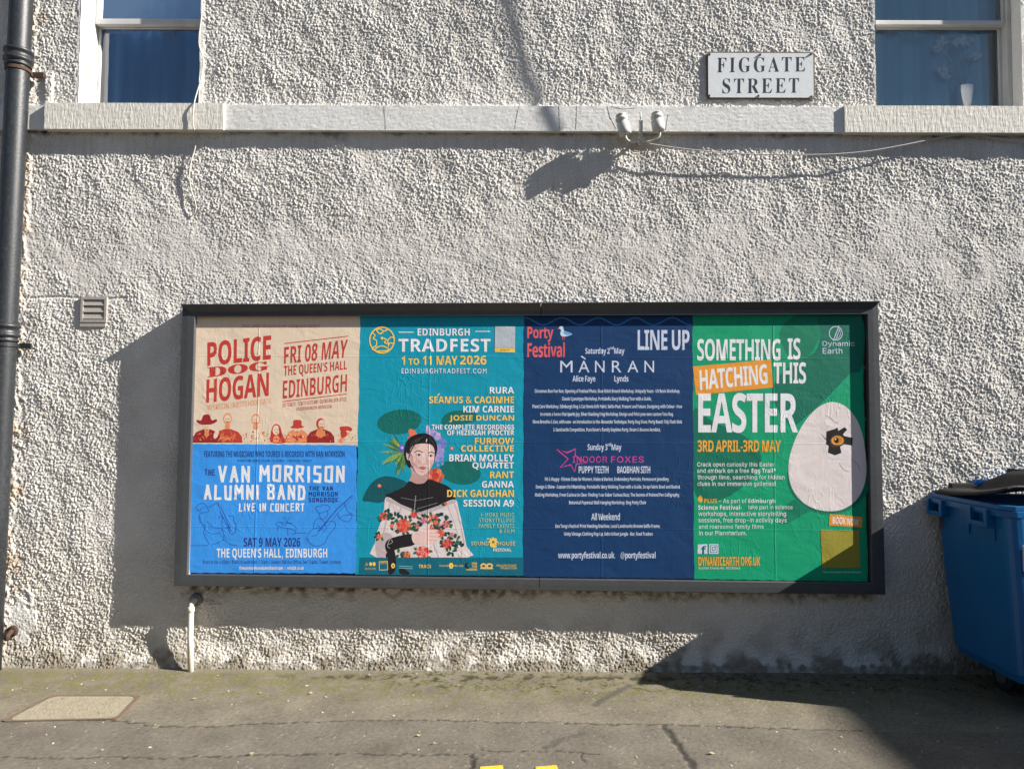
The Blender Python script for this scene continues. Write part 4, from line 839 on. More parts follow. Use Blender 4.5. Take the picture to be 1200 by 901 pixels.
g.part = 'donation_panel'; g.poly([(826, 163), (945, 163), (943, 289), (825, 289)], paper((176, 184, 192))); g.poly([(825, 290), (943, 290), (943, 315), (825, 313)], YL)
g.text('DONATE', paper((90, 78, 40)), 858, 296, 912, 307, 'B', 0, 1, 1)
g.c = (415, 500, 4.743)
g.part = 'logo#2'
for k in range(8): g.ell(773 + 15 * math.cos(k * .785), 638 + 14 * math.sin(k * .785), 11, 7, YL, k * .785, 10)
g.ell(773, 640, 8, 8, paper((120, 110, 60)), 0, 10); g.ell(773, 662, 20, 9, YL, .2, 14)
g.c = (420, 640, 6.0)
g.part = 'logo#3'; g.stroke([(146, 108), (204, 106), (206, 164), (148, 166)], 6, YL, True); g.part = 'logo#4'; g.ell(244, 136, 14, 18, YL); g.ell(244, 136, 6, 7, BAND); g.part = 'logo#5'; g.ell(86, 124, 10, 13, YL); g.ell(110, 124, 11, 14, YL); g.stroke([(50, 134), (58, 112), (64, 134)], 4, YL)
g.part = 'logo#6'
for k in range(6): g.ell(652 + 10 * math.cos(k * 1.05), 136 + 14 * math.sin(k * 1.05), 8, 8, YL, 0, 8)
g.part = 'logo#7'; g.ell(770, 134, 18, 24, BLK); g.ell(778, 130, 14, 19, BAND); g.part = 'logo#8'; g.ell(880, 136, 22, 18, YL); g.ell(922, 136, 24, 18, YL); g.ell(880, 138, 12, 9, BAND); g.ell(922, 138, 13, 9, BAND); g.poly([(856, 150), (946, 150), (946, 158), (856, 158)], YL)
g.build('logo', e)

# --- navy festival poster
e = poster('poster', [(614, 369), (811.5, 368.5), (813.5, 678), (613, 675.5)], (8, 54, 100), 'navy festival line-up poster with small centred white text', YP - .0006, seed=4)
CR = paper((222, 92, 96)); WV = paper((40, 116, 180)); PNK = paper((206, 68, 152)); PT = paper((198, 206, 226))
a = Art(YP - .0008, (605, 350, 5.005))
b = Art(YP - .0008, (605, 350, 5.005)); b.stroke([(40 + k * 10, 133 - 21 * math.cos((k * 10 - 10) / 216 * 2 * math.pi)) for k in range(100)], 8, WV)
a.part = 'headline'; a.text('Porty', CR, 65, 165, 218, 254, 'B', .002, .96, 4); a.text('Festival', CR, 65, 256, 285, 343, 'B', .002, .96, 4)
BW_ = paper((190, 214, 232)); BB = paper((96, 164, 214)); g = Art(YP - .0009, (605, 350, 5.005))
g.part = 'logo#1'; g.poly([(250, 170), (262, 162), (274, 166), (280, 186), (300, 196), (328, 206), (312, 216), (285, 222), (266, 220), (258, 205), (262, 185)], BW_, 4); g.poly([(276, 192), (300, 194), (328, 206), (300, 214), (282, 208)], BB, 3); g.stroke([(272, 222), (270, 240)], 3, CR); g.stroke([(282, 222), (281, 240)], 3, CR); g.poly([(250, 172), (240, 178), (256, 178)], CR)
a.part = 'title'; a.text('LINE UP', PT, 712, 184, 1016, 302, 'B', .002, .94, 4)
a.part = 'day_block#1'; a.text('Saturday 2', PT, 405, 288, 548, 334, 'B', 0, .95, 2); a.text('nd', PT, 549, 279, 571, 298, 'B', 0, 1, 2); a.text('May', PT, 574, 289, 635, 334, 'B', 0, .95, 2)
for ch, xx in zip('MANRAN', (258, 365, 462, 561, 652, 752)): a.text(ch, PT, xx, 364, xx + (72 if ch == 'M' else 64 if ch == 'A' else 56), 432, 'G', 0, 1, 3)
a.stroke([(383, 338), (404, 353)], 8, PT)
a.text('Alice Faye', PT, 330, 450, 464, 497, 'B', 0, .95, 2); a.text('Lynds', PT, 575, 450, 658, 497, 'B', 0, .95, 2)
for s, x0_, y0_, x1_ in (('Cinnamon Bun Fun Run, Opening of Festival Photo, Slow Stitch Brooch Workshop, Uniquely Yours - UV Resin Workshop,', 108, 530, 960), ('Classic Cyanotype Workshop, Portobello Story Walking Tour with a Guide,', 268, 575, 793), ('Plant Care Workshop, Edinburgh Dog & Cat Home Info Point, Seltin Past, Present and Future, Designing with Colour - How', 95, 620, 973), ('to create a home that sparks joy, Silver Stacking Ring Workshop, Design and Print your own custom Tote Bag,', 140, 665, 922), ('Move Breathe & Live, with ease - an introduction to the Alexander Technique, Porty Dog Show, Porty Beach Tidy Flash Mob', 97, 710, 972), ("& Sandcastle Competition, Pure Raver's Family Daytime Party, Drum & Bounce Aerobics,", 217, 756, 846)):
    a.text(s, PT, x0_, y0_, x1_, y0_ + 28, 'B', 0, .95, 1)
a.c = (605, 510, 5.005)
a.part = 'day_block#2'; a.text('Sunday 3', PT, 418, 50, 535, 98, 'B', 0, .95, 2); a.text('rd', PT, 537, 42, 556, 64, 'B', 0, 1, 2); a.text('May', PT, 559, 52, 617, 98, 'B', 0, .95, 2)
a.text('INDOOR', PNK, 330, 123, 533, 160, 'R', .003, 1.1, 3); a.text('FOXES', PNK, 556, 123, 748, 160, 'R', .003, 1.1, 3)
a.text('PUPPY TEETH', PT, 366, 181, 541, 222, 'B', 0, .95, 2); a.text('BAOBHAN SITH', PT, 592, 181, 786, 222, 'B', 0, .95, 2)
for s, x0_, y0_, x1_ in (('Fit & Happy - Fitness Class for Women, Makers Market, Embroidery Portraits, Permanent Jewellery,', 168, 245, 897), ('Design & Shine - Custom Hat Workshop, Portobello Story Walking Tour with a Guide, Scrap Fabric Bowl and Basket', 115, 290, 960), ('Making Workshop, From Curious to Clear: Finding Your Sober Curious Buzz, The Secrets of Pointed Pen Calligraphy,', 110, 337, 958), ('Botanical Papercut Wall Hanging Workshop, Sing Porty Choir', 310, 382, 762), ("Eva Tang's Festival Print Vending Machine, Local Landmarks Browse Selfie Frame,", 230, 520, 843), ("Unity Vintage Clothing Pop Up, Seb's Urban Jungle - Bar, Food Traders", 280, 566, 800)):
    a.text(s, PT, x0_, y0_, x1_, y0_ + 28, 'B', 0, .95, 1)
a.part = 'day_block#3'; a.text('All Weekend', PT, 440, 456, 608, 497, 'B', 0, .95, 2); a.part = 'web_address'; a.text('www.portyfestival.co.uk.', PT, 245, 682, 580, 732, 'B', 0, .95, 2); a.text('@portyfestival', PT, 612, 682, 817, 732, 'B', 0, .95, 2)
a.build('lettering', e); b.build('picture', e)
g.c = (605, 510, 5.005); g.part = 'logo#2'; g.stroke([(235, 80), (298, 102), (348, 80), (345, 118), (412, 163), (352, 168), (342, 214), (320, 172), (258, 188), (304, 138)], 8, PNK, True); g.build('logo', e)

# --- green easter poster
e = poster('poster', [(808.5, 368.5), (1010.2, 368), (1017, 681.5), (810, 678)], (0, 152, 108), 'green egg trail poster with a cracked white egg', YP - .0003, seed=5)
DG = paper((4, 108, 86)); MG = paper((6, 122, 92)); ORA = paper((226, 150, 52)); EGG = paper((222, 210, 208)); AMB = paper((232, 166, 60))
b = Art(YP - .0005, (805, 350, 5.0))
b.poly([(545, 230), (555, 170), (590, 130), (650, 95), (770, 95), (785, 190), (740, 300), (690, 350), (640, 380), (590, 330)], MG, 5); b.poly([(690, 350), (760, 300), (785, 190), (775, 95), (1020, 95), (1026, 400), (955, 440), (860, 540), (700, 690), (600, 740), (500, 560), (560, 430)], DG, 4)
b.poly([(35, 660), (150, 720), (330, 800), (430, 900), (420, 1000), (330, 1100), (180, 1180), (40, 1120)], DG, 5); b.poly([(540, 1290), (620, 1180), (760, 1200), (640, 1290), (560, 1320)], MG, 5)
EC = (910, 460, 5.633); b.c = EC
b.ell(345, 560, 275, 245, MG, .1, 48); b.ell(340, 560, 270, 235, DG, .1, 48)
EGP = [(375, 62), (300, 82), (230, 138), (165, 225), (115, 330), (84, 440), (80, 540), (105, 635), (165, 715), (250, 765), (350, 782), (440, 768), (520, 715), (572, 630), (592, 530), (588, 410), (570, 290), (530, 180), (460, 95)]
b.poly(EGP, EGG, 6)
b.build('backdrop', e)
b = Art(YP - .0008, EC); INK = paper((26, 22, 24))
SHL = paper((222, 214, 214)); b.poly([(332, 250), (360, 225), (400, 215), (440, 225), (475, 250), (502, 290), (505, 350), (498, 410), (450, 440), (380, 440), (335, 420), (325, 380)], SHL)
b.poly([(288, 264), (328, 306), (330, 256), (383, 240), (402, 230), (408, 252), (450, 228), (466, 244), (438, 276), (448, 286), (502, 298), (500, 350), (446, 340), (420, 358), (428, 398), (386, 414), (338, 396), (344, 352), (326, 340), (330, 316)], INK)
b.poly([(420, 356), (446, 340), (494, 352), (490, 408), (470, 418), (430, 402)], SHL); b.ell(402, 318, 48, 38, paper((96, 66, 40)), .05); b.ell(402, 316, 40, 30, AMB); b.ell(404, 314, 30, 25, paper((206, 124, 30))); b.ell(396, 316, 15, 18, INK); b.ell(390, 308, 5, 5, paper(WHT)); b.stroke([(345, 345), (372, 356), (420, 352)], 6, paper((70, 50, 36)))
CK = paper((146, 132, 132)); b.stroke([(330, 155), (352, 160), (372, 185), (405, 205), (402, 190)], 3, CK); b.stroke([(336, 222), (345, 216)], 3, CK); b.stroke([(500, 440), (540, 480), (555, 520)], 3, CK); b.stroke([(415, 470), (440, 505), (478, 522)], 3, CK)
b.build('picture', e)
a = Art(YP - .0009, (805, 350, 5.0))
a.part = 'headline'; a.text('SOMETHING', WH, 60, 236, 548, 363, 'B', .002, .95, 4); a.text('IS', WH, 590, 231, 665, 358, 'B', .002, .95, 4)
a.poly([(35, 397), (492, 356), (505, 520), (52, 564)], ORA); a.text('HATCHING', WH, 0, 0, 0, 0, 'B', .002, .95, 4, Q(72, 418, 468, 382, 78, 536, 474, 498))
a.text('THIS', WH, 508, 372, 698, 498, 'B', .002, .95, 4); a.text('EASTER', WH, 66, 552, 651, 786, 'B', .004, .95, 4); a.part = 'date_block'; a.text('3RD APRIL-3RD MAY', AMB, 62, 828, 550, 897, 'B', .002, .95, 3)
a.part = 'venue_name'; a.text('Dynamic', PT, 795, 248, 983, 285, 'R', .004, 1.02, 3); a.text('Earth', PT, 795, 289, 911, 323, 'R', .004, 1.02, 3)
a.c = (805, 510, 4.62)
a.part = 'body_text'
for s, x0_, y0_, x1_, y1_ in (('Crack open curiosity this Easter', 55, 145, 474, 175), ('and embark on a free', 55, 178, 336, 203), ('through time, searching for hidden', 57, 214, 528, 244), ('clues in our immersive galleries!', 57, 249, 479, 280), ('- As part of', 174, 343, 322, 372), ('take part in science', 330, 377, 572, 405), ('workshops, interactive storytelling', 62, 411, 536, 443), ('sessions, free drop-in activity days', 62, 446, 540, 477), ('and roarsome family films', 64, 482, 415, 510), ('in our Planetarium.', 65, 516, 323, 540), ('Scottish Charity No. SC030666', 62, 712, 289, 727), ('*Free with Dynamic Earth admission', 735, 735, 944, 746)):
    a.text(s, WH, x0_, y0_, x1_, y1_, 'R', .004, 1.02, 1)
a.text('Egg Trail*', WH, 350, 178, 482, 210, 'B', 0, 1, 2); a.text('Edinburgh', WH, 332, 343, 478, 372, 'B', 0, 1, 2); a.text('Science Festival-', WH, 61, 377, 296, 402, 'B', 0, 1, 2); a.text('PLUS', AMB, 93, 343, 162, 366, 'B', 0, 1, 2)
a.part = 'web_address'; a.text('DYNAMICEARTH.ORG.UK', AMB, 62, 657, 397, 706, 'B', .002, .95, 3)
a.build('lettering', e)
g = Art(YP - .0010, (805, 350, 5.0)); g.part = 'logo#1'; g.stroke(arc(872, 203, 38, 40, 0, 6.2832, 40)[:-1], 5, PT, True); g.stroke([(890, 160), (858, 246)], 5, PT); g.stroke([(896, 178), (872, 240)], 4, PT); g.stroke(arc(872, 203, 27, 30, -.9, 1.3), 3, PT)
g.c = (805, 510, 4.62); g.part = 'egg_icon'; g.ell(72, 346, 13, 17, AMB, 0, 20); g.ell(72, 338, 8, 12, AMB, 0, 16)
g.part = 'social_icon#1'; g.poly([(58, 590), (110, 588), (111, 641), (57, 641)], PT, 0); g.part = 'social_icon#2'; g.poly([(120, 588), (171, 588), (171, 641), (119, 641)], PT, 0)
g.part = 'social_icon#1'; FBK = paper((8, 96, 88)); g.text('f', FBK, 76, 598, 106, 641, 'B', .004, 1, 3); g.part = 'social_icon#2'; g.stroke([(127, 596), (163, 596), (163, 633), (127, 633)], 5, FBK, True); g.stroke(arc(145, 614, 9, 9, 0, 6.2832, 20)[:-1], 4.5, FBK, True); g.ell(156, 603, 3, 3, FBK, 0, 10)
g.build('logo', e)
g = Art(YP - .0012, EC); g.part = 'booking_tab'; g.poly([(350, 800), (566, 820), (563, 890), (347, 876)], ORA); g.text('BOOK NOW', WH, 0, 0, 0, 0, 'B', 0, .95, 3, Q(372, 818, 544, 832, 370, 862, 541, 878)); g.c = (805, 510, 4.62); g.part = 'yellow_panel'; g.poly([(723, 510), (931, 514), (938, 715), (733, 715)], paper((150, 140, 50))); g.build('booking_panel', e)

# ------------------------------------------------------------------ street name plate
s0 = onwall(828, 60.5, -.018); s1 = onwall(955.5, 116.5, -.018)
sign = empty('street_sign', ((s0[0] + s1[0]) / 2, -.02, s1[1]), 'white street name plate with dark serif capitals above the stone course', 'street sign')
def rrect(x0, z0, x1, z1, r, y):
    pts = []
    for cx, cz, a0 in ((x1 - r, z1 - r, 0), (x0 + r, z1 - r, 90), (x0 + r, z0 + r, 180), (x1 - r, z0 + r, 270)):
        for k in range(5): t_ = rad(a0 + k * 22.5); pts.append(Vector((cx + r * math.cos(t_), y, cz + r * math.sin(t_))))
    return pts
bm = bmesh.new(); hexa(bm, rrect(s0[0], s1[1], s1[0], s0[1], .022, -.014), rrect(s0[0], s1[1], s1[0], s0[1], .022, -.002)); bm_obj('plate_edge', bm, M_signedge, sign)
bm = bmesh.new(); d = .010; hexa(bm, rrect(s0[0] + d, s1[1] + d, s1[0] - d, s0[1] - d, .016, -.0175), rrect(s0[0] + d, s1[1] + d, s1[0] - d, s0[1] - d, .016, -.0145)); bm_obj('plate', bm, M_sign, sign)
a = Art(-.0182, (815, 45, 7.742)); a.text('FIGGATE', M_signink, 197, 173, 995, 312, 'S', -.006, 1.2, 4, Q(200, 176, 995, 168, 197, 312, 995, 303)); a.text('STREET', M_signink, 248, 362, 938, 500, 'S', -.006, 1.2, 4, Q(248, 366, 940, 360, 246, 502, 938, 496)); a.build('lettering', sign)
for X_, Y_ in ((128, 148), (1050, 145), (126, 522), (1052, 530), (588, 150), (572, 524)):
    p = W3(815 + X_ / 7.742, 45 + Y_ / 7.742, -.0176); bm = bmesh.new(); lathe(bm, p, (0, -1, 0), [(0, .0075), (.004, .007), (.0085, .004)], 12); bm_obj('bolt', bm, M_signedge, sign, True)

# ------------------------------------------------------------------ insulators on their iron bracket
ib = W3(749, 163, -.06)
ins = empty('insulator_bracket', (ib.x, -.03, ib.z), 'pair of old white ceramic insulators on a small hooked bracket under the stone course', 'insulator')
for (xa_, ya_, xb_, yb_) in ((727, 134, 733, 158), (769, 132, 772, 154)):
    t_, b_ = W3(xa_, ya_, -.105), W3(xb_, yb_, -.105); ax = t_ - b_; l = ax.length; bm = bmesh.new()
    lathe(bm, b_, ax, [(0, .030), (.002, .038), (l * .2, .039), (l * .55, .039), (l * .57, .029), (l * .67, .029), (l * .69, .039), (l * .82, .038), (l * .84, .027), (l * .92, .027), (l * .94, .034), (l, .026), (l + .004, .012)], 24); bm_obj('insulator', bm, M_ins, ins, True)
    bm = bmesh.new(); tube(bm, smooth_pts([tuple(b_ + ax * .2), tuple(b_ - ax.normalized() * .03), ((b_.x + ib.x) / 2, -.095, ib.z - .03), (ib.x, -.09, ib.z - .012), (ib.x, -.05, ib.z + .02)], 6), .007, 8); bm_obj('hook', bm, M_ins, ins, True)
bm = bmesh.new(); tube(bm, [W3(750, 170, -.06), W3(751, 150, -.075), W3(751, 141, -.08)], .0125, 12); tube(bm, [W3(751, 141, -.08), W3(750.5, 132, -.082)], .005, 8); tube(bm, [(ib.x, .01, ib.z), (ib.x, -.09, ib.z - .012)], .010, 10); bm_obj('bracket_arm', bm, M_ins, ins, True)

# ------------------------------------------------------------------ cables
bm = bmesh.new(); P_ = [(238, -12, -.012), (236, 20, -.014), (233, 50, -.014), (238, 70, -.014), (236, 90, -.014), (231, 108, -.016), (227.5, 122, -.066), (226, 138, -.068), (227, 151, -.064), (229.5, 157, -.018), (229, 172, -.02), (224, 190, -.02), (222, 205, -.02), (224, 222, -.018), (229, 238, -.016), (229, 248, -.012), (223, 255, -.004)]
tube(bm, smooth_pts([tuple(W3(*p)) for p in P_], 5), .0038, 8); tag(bm_obj('cable', bm, M_wire, None, True), 'thin pale cable running down past the left window and over its sill', 'cable')
bm = bmesh.new(); P_ = [(757, 168, -.06), (800, 174.5, -.055), (860, 180, -.05), (920, 181.5, -.05), (975, 181, -.05), (1020, 177, -.048), (1060, 170, -.042), (1105, 161, -.03), (1140, 158, -.03), (1165, 162, -.026), (1215, 167, -.026)]
tube(bm, smooth_pts([tuple(W3(*p)) for p in P_], 5), .0038, 8); tag(bm_obj('cable', bm, M_wire, None, True), 'slack pale wire strung from the insulators along beneath the right sill', 'cable')
# unseen cable added under the eaves, bent so its shadow crosses the wall
SD = Vector((4.25, -1.0, 2.7)); bm = bmesh.new(); pts = []
for (px_, py_), s_ in zip([(624, 176), (614, 158), (610, 145), (618, 130), (631, 117), (621, 92), (611, 62), (603, 30), (592, -10), (583, -60), (575, -130)], [.43, .44, .445, .45, .46, .475, .49, .51, .53, .545, .56]):
    p = W3(px_, py_, -.005); pts.append(tuple(p + SD * s_))
pts.append((pts[-1][0] - .05, -.50, TOPZ + .02))
tube(bm, smooth_pts(pts, 5), .0105, 8); tag(bm_obj('hanging_cable', bm, M_bcable, None, True), 'unseen black cable added to shadow the wall, hung from the eaves above the right window', 'cable')

# ------------------------------------------------------------------ access cover in the pavement
cv = [onground(*p) for p in ((0, 846), (140, 843), (166, 815), (60, 815))]; cx = sum(p[0] for p in cv) / 4; cy = sum(p[1] for p in cv) / 4
cover = empty('manhole_cover', (cx, cy, 0), 'pale concrete access cover in a rusty iron rim set in the pavement', 'manhole cover')
ce = Vector((cx, cy, 0)); cq = [Vector((x, y, 0)) for x, y in cv]
def rounded(k_, r_):
    q = [p + (ce - p) * k_ for p in cq]; out = []
    for i in range(4):
        a, b, c = q[i - 1], q[i], q[(i + 1) % 4]; p0 = b + (a - b).normalized() * r_; p1 = b + (c - b).normalized() * r_
        for k in range(6): t_ = k / 5; out.append((p0 * (1 - t_) + b * t_) * (1 - t_) + (b * (1 - t_) + p1 * t_) * t_)
    return out
bm = bmesh.new(); o_ = rounded(0, .03); i_ = rounded(.085, .045); n_ = len(o_); up = Vector((0, 0, 1))
L4 = [[bm.verts.new(p + up * h_) for p in l_] for l_, h_ in ((o_, -.02), (o_, .0055), (i_, .0055), (i_, -.02))]
for A_, B_ in zip(L4, L4[1:]):
    for k in range(n_): bm.faces.new((A_[k], A_[(k + 1) % n_], B_[(k + 1) % n_], B_[k]))
bm_obj('rim', bm, M_coverrim, cover)
bm = bmesh.new(); i2 = rounded(.098, .042); hexa(bm, [p + up * .0045 for p in i2], [p - up * .02 for p in i2]); bm_obj('cover_plate', bm, M_cover, cover)

# ------------------------------------------------------------------ loose grit and leaf scraps
bm = bmesh.new()
for k in range(260):
    x, y = random.uniform(-3.6, 3.6), random.uniform(-1.9, -.05); r = random.choice((.003, .004, .005, .006)) * random.uniform(.7, 1.3)
    bmesh.ops.create_icosphere(bm, subdivisions=1, radius=r, matrix=Matrix.Translation((x, y, .001)) @ Matrix.Rotation(random.uniform(0, 3), 4, 'Z') @ Matrix.Diagonal((1.3, .9, .5, 1)))
gt = bm_obj('loose_grit', bm, M_grit); tag(gt, 'fine pale grit scattered over the pavement', 'grit', None, 'stuff')
for i, (a_, b_) in enumerate([(508, 872), (295, 884), (364, 813), (228, 820), (537, 804), (523, 829), (570, 830), (491, 863), (1000, 813), (305, 813), (650, 805), (834, 884), (985, 865), (120, 880)]):
    x, y = onground(a_, b_); bm = bmesh.new(); s_ = random.uniform(.006, .012); n_ = 9; cz = bm.verts.new((x, y, .012)); ring = []
    for k in range(n_): t_ = 6.283 * k / n_; ring.append(bm.verts.new((x + s_ * (1.4 if k % 3 == 0 else 1) * math.cos(t_), y + s_ * .6 * math.sin(t_), .005 + random.uniform(0, .008))))
    for k in range(n_): bm.faces.new((cz, ring[k], ring[(k + 1) % n_]))
    tag(bm_obj('leaf', bm, M_leafy, None, True), 'small dry curled leaf scrap lying on the pavement', 'leaf', 'leaf scraps on the pavement')

# ------------------------------------------------------------------ blue wheeled bin
BX0, BX1 = 2.553, 3.86; RZ = 1.088
bn = empty('wheeled_bin', ((BX0 + BX1) / 2, -.4, 0), 'big blue four wheeled bin with a dark lid at the right end of the wall', 'bin')
def loop(x0, x1, y0, y1, z, r, seg=4):
    pts = []
    for cx_, cy_, a0 in ((x1 - r, y1 - r, 0), (x0 + r, y1 - r, 90), (x0 + r, y0 + r, 180), (x1 - r, y0 + r, 270)):
        for k in range(seg + 1): t_ = rad(a0 + 90 * k / seg); pts.append(Vector((cx_ + r * math.cos(t_), cy_ + r * math.sin(t_), z)))
    return pts
def loft(bm, loops, cap0=True, cap1=True):
    R = [[bm.verts.new(p) for p in l] for l in loops]; n_ = len(R[0])
    for a_, b_ in zip(R, R[1:]):
        for k in range(n_): bm.faces.new((a_[k], a_[(k + 1) % n_], b_[(k + 1) % n_], b_[k]))
    if cap0: bm.faces.new(R[0][::-1])
    if cap1: bm.faces.new(R[-1])
bm = bmesh.new()
loft(bm, [loop(BX0 + .030, BX1 - .045, -.77, -.20, .195, .05), loop(BX0 + .018, BX1 - .034, -.785, -.17, .24, .06), loop(BX0 + .014, BX1 - .030, -.755, -.08, .7, .06), loop(BX0 + .014, BX1 - .028, -.725, -.035, RZ - .06, .06), loop(BX0 + .035, BX1 - .045, -.70, -.09, RZ - .05, .05), loop(BX0 + .08, BX1 - .08, -.70, -.24, .25, .05)], True, True)
for yy in (-.60, -.38): box(bm, BX0 + .004, BX0 + .05, yy - .012, yy + .012, RZ - .19, RZ - .06)
bm_obj('body', bm, M_bin, bn, False)
bm = bmesh.new()     # rim flange with a bevelled corner and the two-step front edge
def rim(z0, z1, out): 
    o_ = [(BX0 - out, -.03), (BX0 - out, -.655 - out), (BX0 + .05, -.715 - out), (BX1 - .05, -.715 - out), (BX1 + out, -.655 - out), (BX1 + out, -.03)]; i_ = [(BX0 + .05, -.085), (BX0 + .05, -.63), (BX0 + .085, -.68), (BX1 - .085, -.68), (BX1 - .05, -.63), (BX1 - .05, -.085)]
    a0 = [bm.verts.new((x, y, z0)) for x, y in o_]; a1 = [bm.verts.new((x, y, z1)) for x, y in o_]; b0 = [bm.verts.new((x, y, z0)) for x, y in i_]; b1 = [bm.verts.new((x, y, z1)) for x, y in i_]
    for k in range(6):
        j = (k + 1) % 6
        for A_, B_ in ((a0, a1), (a1, b1), (b1, b0), (b0, a0)): bm.faces.new((A_[k], A_[j], B_[j], B_[k]))
rim(RZ - .024, RZ, 0.0); rim(RZ - .058, RZ - .0255, .012)
bm_obj('rim', bm, M_bin, bn, bevel=.003)
for ya, yb in ((-.045, -.185), (-.455, -.60)):          # the lifting lugs on the side
    bm = bmesh.new(); x_ = BX0 - .036; x2 = BX0 + .025
    zt_, zb_ = RZ - .028, RZ - .125
    box(bm, x_, x2, yb - .01, yb + .016, zb_, zt_); box(bm, x_, x2, ya - .016, ya + .006, zb_, zt_); box(bm, x_, x2, yb + .0165, ya - .0165, zb_, zb_ + .026); box(bm, x_ + .014, x2, yb + .0165, ya - .0165, zt_ - .02, zt_)
    bm_obj('lifting_lug', bm, M_bin, bn, bevel=.004)
# dark lid: a domed shell resting on the back rim, its front propped a little open
nxl, nyl = 46, 26; bm = bmesh.new(); R = []
for j in range(nyl + 1):
    row = []
    for i in range(nxl + 1):
        u, v = i / nxl, j / nyl; x = BX0 + .01 + (BX1 - BX0 - .02) * u; y = -.055 - .63 * v
        du = min(u, 1 - u) * (BX1 - BX0); f_ = min(max((du - .20) / .20, 0), 1); f_ = f_ * f_ * (3 - 2 * f_); g_ = min(max((min(v, 1 - v) * .63 + .05) / .16, 0), 1)
        z = RZ + .014 + .018 * min(1, du / .05) + .115 * f_ * (.45 + .55 * g_) + .075 * v * v + .006 * math.sin(u * 60) * f_
        row.append(Vector((x, y, z)))
    R.append(row)
V = [[bm.verts.new(p) for p in r] for r in R]; V2 = [[bm.verts.new(p - Vector((0, 0, .014))) for p in r] for r in R]
for j in range(nyl):
    for i in range(nxl): bm.faces.new((V[j][i], V[j][i + 1], V[j + 1][i + 1], V[j + 1][i])); bm.faces.new((V2[j][i], V2[j + 1][i], V2[j + 1][i + 1], V2[j][i + 1]))
for i in range(nxl): bm.faces.new((V[0][i], V2[0][i], V2[0][i + 1], V[0][i + 1])); bm.faces.new((V[nyl][i], V[nyl][i + 1], V2[nyl][i + 1], V2[nyl][i]))
for j in range(nyl): bm.faces.new((V[j][0], V[j + 1][0], V2[j + 1][0], V2[j][0])); bm.faces.new((V[j][nxl], V2[j][nxl], V2[j + 1][nxl], V[j + 1][nxl]))
lid = bm_obj('lid', bm, M_lid, bn, True)
bm = bmesh.new(); box(bm, BX0 + .11, BX0 + .27, -.055, -.02, RZ + .005, RZ + .062); bm_obj('hinge_block', bm, M_lid, bn, bevel=.006)
bm = bmesh.new(); tube(bm, [(BX0 + .26, -.035, RZ + .062), (BX0 + .56, -.035, RZ + .064)], .022, 14); bm_obj('hinge_bar', bm, M_sunlit_blue, bn, True)
bm = bmesh.new()
for k in range(7): x = BX0 + .42 + k * .1; box(bm, x, x + .012, -.62, -.10, RZ + .13, RZ + .158)
bm_obj('lid_ribs', bm, M_lid, lid)
bm = bmesh.new(); x_, z_ = onwall(1199, 655, -.742); box(bm, x_ - .004, x_ + .17, -.760, -.745, z_ - .06, z_ + .07); bm_obj('label_panel', bm, mat('white_sticker', (.6, .62, .62), .5), bn)
bm = bmesh.new(); box(bm, BX0 - .008, BX0 + .024, -.125, -.118, RZ - .20, RZ - .128); bm_obj('side_tag', bm, M_galv, bn)
def castor(x, y):
    bm = bmesh.new(); box(bm, x - .05, x + .05, y - .05, y + .05, .19, .206); box(bm, x - .034, x - .028, y - .03, y + .05, .07, .19); box(bm, x + .028, x + .034, y - .03, y + .05, .07, .19); f_ = bm_obj('castor', bm, M_galv, bn)
    bm = bmesh.new(); lathe(bm, (x - .024, y + .03, .085), (1, 0, 0), [(0, .06), (.006, .083), (.042, .083), (.048, .06)], 24); bm_obj('tyre', bm, M_rubber, f_, True)
    bm = bmesh.new(); lathe(bm, (x - .027, y + .03, .085), (1, 0, 0), [(0, .02), (.001, .045), (.053, .045), (.054, .02)], 18); bm_obj('hub', bm, M_galv, f_, True)
for x, y in ((BX0 + .24, -.62), (BX0 + .24, -.34), (BX1 - .15, -.66), (BX1 - .15, -.40)): castor(x, y)

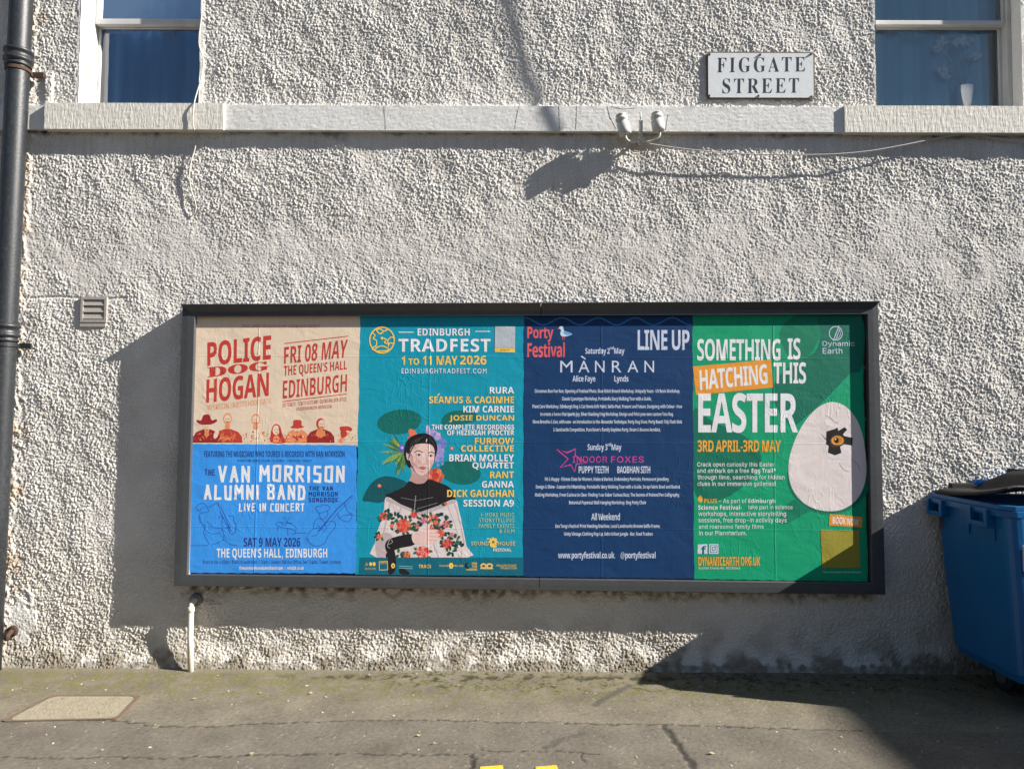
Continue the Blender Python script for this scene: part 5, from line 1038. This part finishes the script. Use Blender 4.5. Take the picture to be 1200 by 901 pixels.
# ------------------------------------------------------------------ tenement off to the right: its roof edge throws the shade over the bin and corner of the pavement
ten = empty('tenement', (22, -9, 0), 'sandstone tenement with rows of sash windows across the street to the right', 'building')
TX, TH = 17.0, (17.0 - 1.66) * 2.7 / 4.25
bm = bmesh.new(); box(bm, TX + .15, 28, -16, -2.2, 0, TH - .12); bm_obj('wall', bm, M_stone, ten)
bm = bmesh.new(); box(bm, TX, 28.2, -16.2, -2.0, TH - .118, TH); bm_obj('cornice', bm, M_stone, ten)
bm = bmesh.new(); hexa(bm, [(TX + 2.5, -16, TH + .002), (28, -16, TH + .002), (25, -16, TH + 1.4)], [(TX + 2.5, -2.3, TH + .002), (28, -2.3, TH + .002), (25, -2.3, TH + 1.4)]); bm_obj('roof', bm, M_slate, ten)
for fl in range(3):
    for k in range(5):
        y = -14.4 + k * 2.6; z = .9 + fl * 3.0; bm = bmesh.new(); box(bm, TX + .09, TX + .148, y, y + 1.1, z, z + 1.7); w_ = bm_obj('window', bm, M_white, ten)
        bm = bmesh.new(); box(bm, TX + .075, TX + .088, y + .1, y + 1.0, z + .1, z + .8); box(bm, TX + .075, TX + .088, y + .1, y + 1.0, z + .88, z + 1.6); bm_obj('pane', bm, M_dark, w_)

def block(x0, x1, top, ridge, label, floors):  # unseen houses opposite, added to cut sky light and shape window reflections
    opp = empty('tenement', ((x0 + x1) / 2, -15, 0), label, 'building')
    bm = bmesh.new(); box(bm, x0, x1, -24, -15, 0, top); bm_obj('wall', bm, M_stone, opp)
    bm = bmesh.new(); hexa(bm, [(x0, -14.7, top + .002), (x0, -24.3, top + .002), (x0, -19.5, ridge)], [(x1, -14.7, top + .002), (x1, -24.3, top + .002), (x1, -19.5, ridge)]); bm_obj('roof', bm, M_slate, opp)
    for fl in range(floors):
        for k in range(int((x1 - x0 - 1.2) / 2.75)):
            x = x0 + 1.4 + k * 2.75; z = .9 + fl * 3.0; bm = bmesh.new(); box(bm, x, x + 1.1, -14.998, -14.94, z, z + 1.7); w_ = bm_obj('window', bm, M_white, opp)
            bm = bmesh.new(); box(bm, x + .1, x + 1.0, -14.938, -14.925, z + .1, z + .8); box(bm, x + .1, x + 1.0, -14.938, -14.925, z + .88, z + 1.6); bm_obj('pane', bm, M_dark, w_)
block(-27, -1, 7.2, 8.8, 'unseen stone tenement added behind the viewer to hold back sky light', 2)
block(2.5, 15, 4.6, 6.4, 'unseen stone cottage added behind the viewer, kept low for the sky reflection', 1)
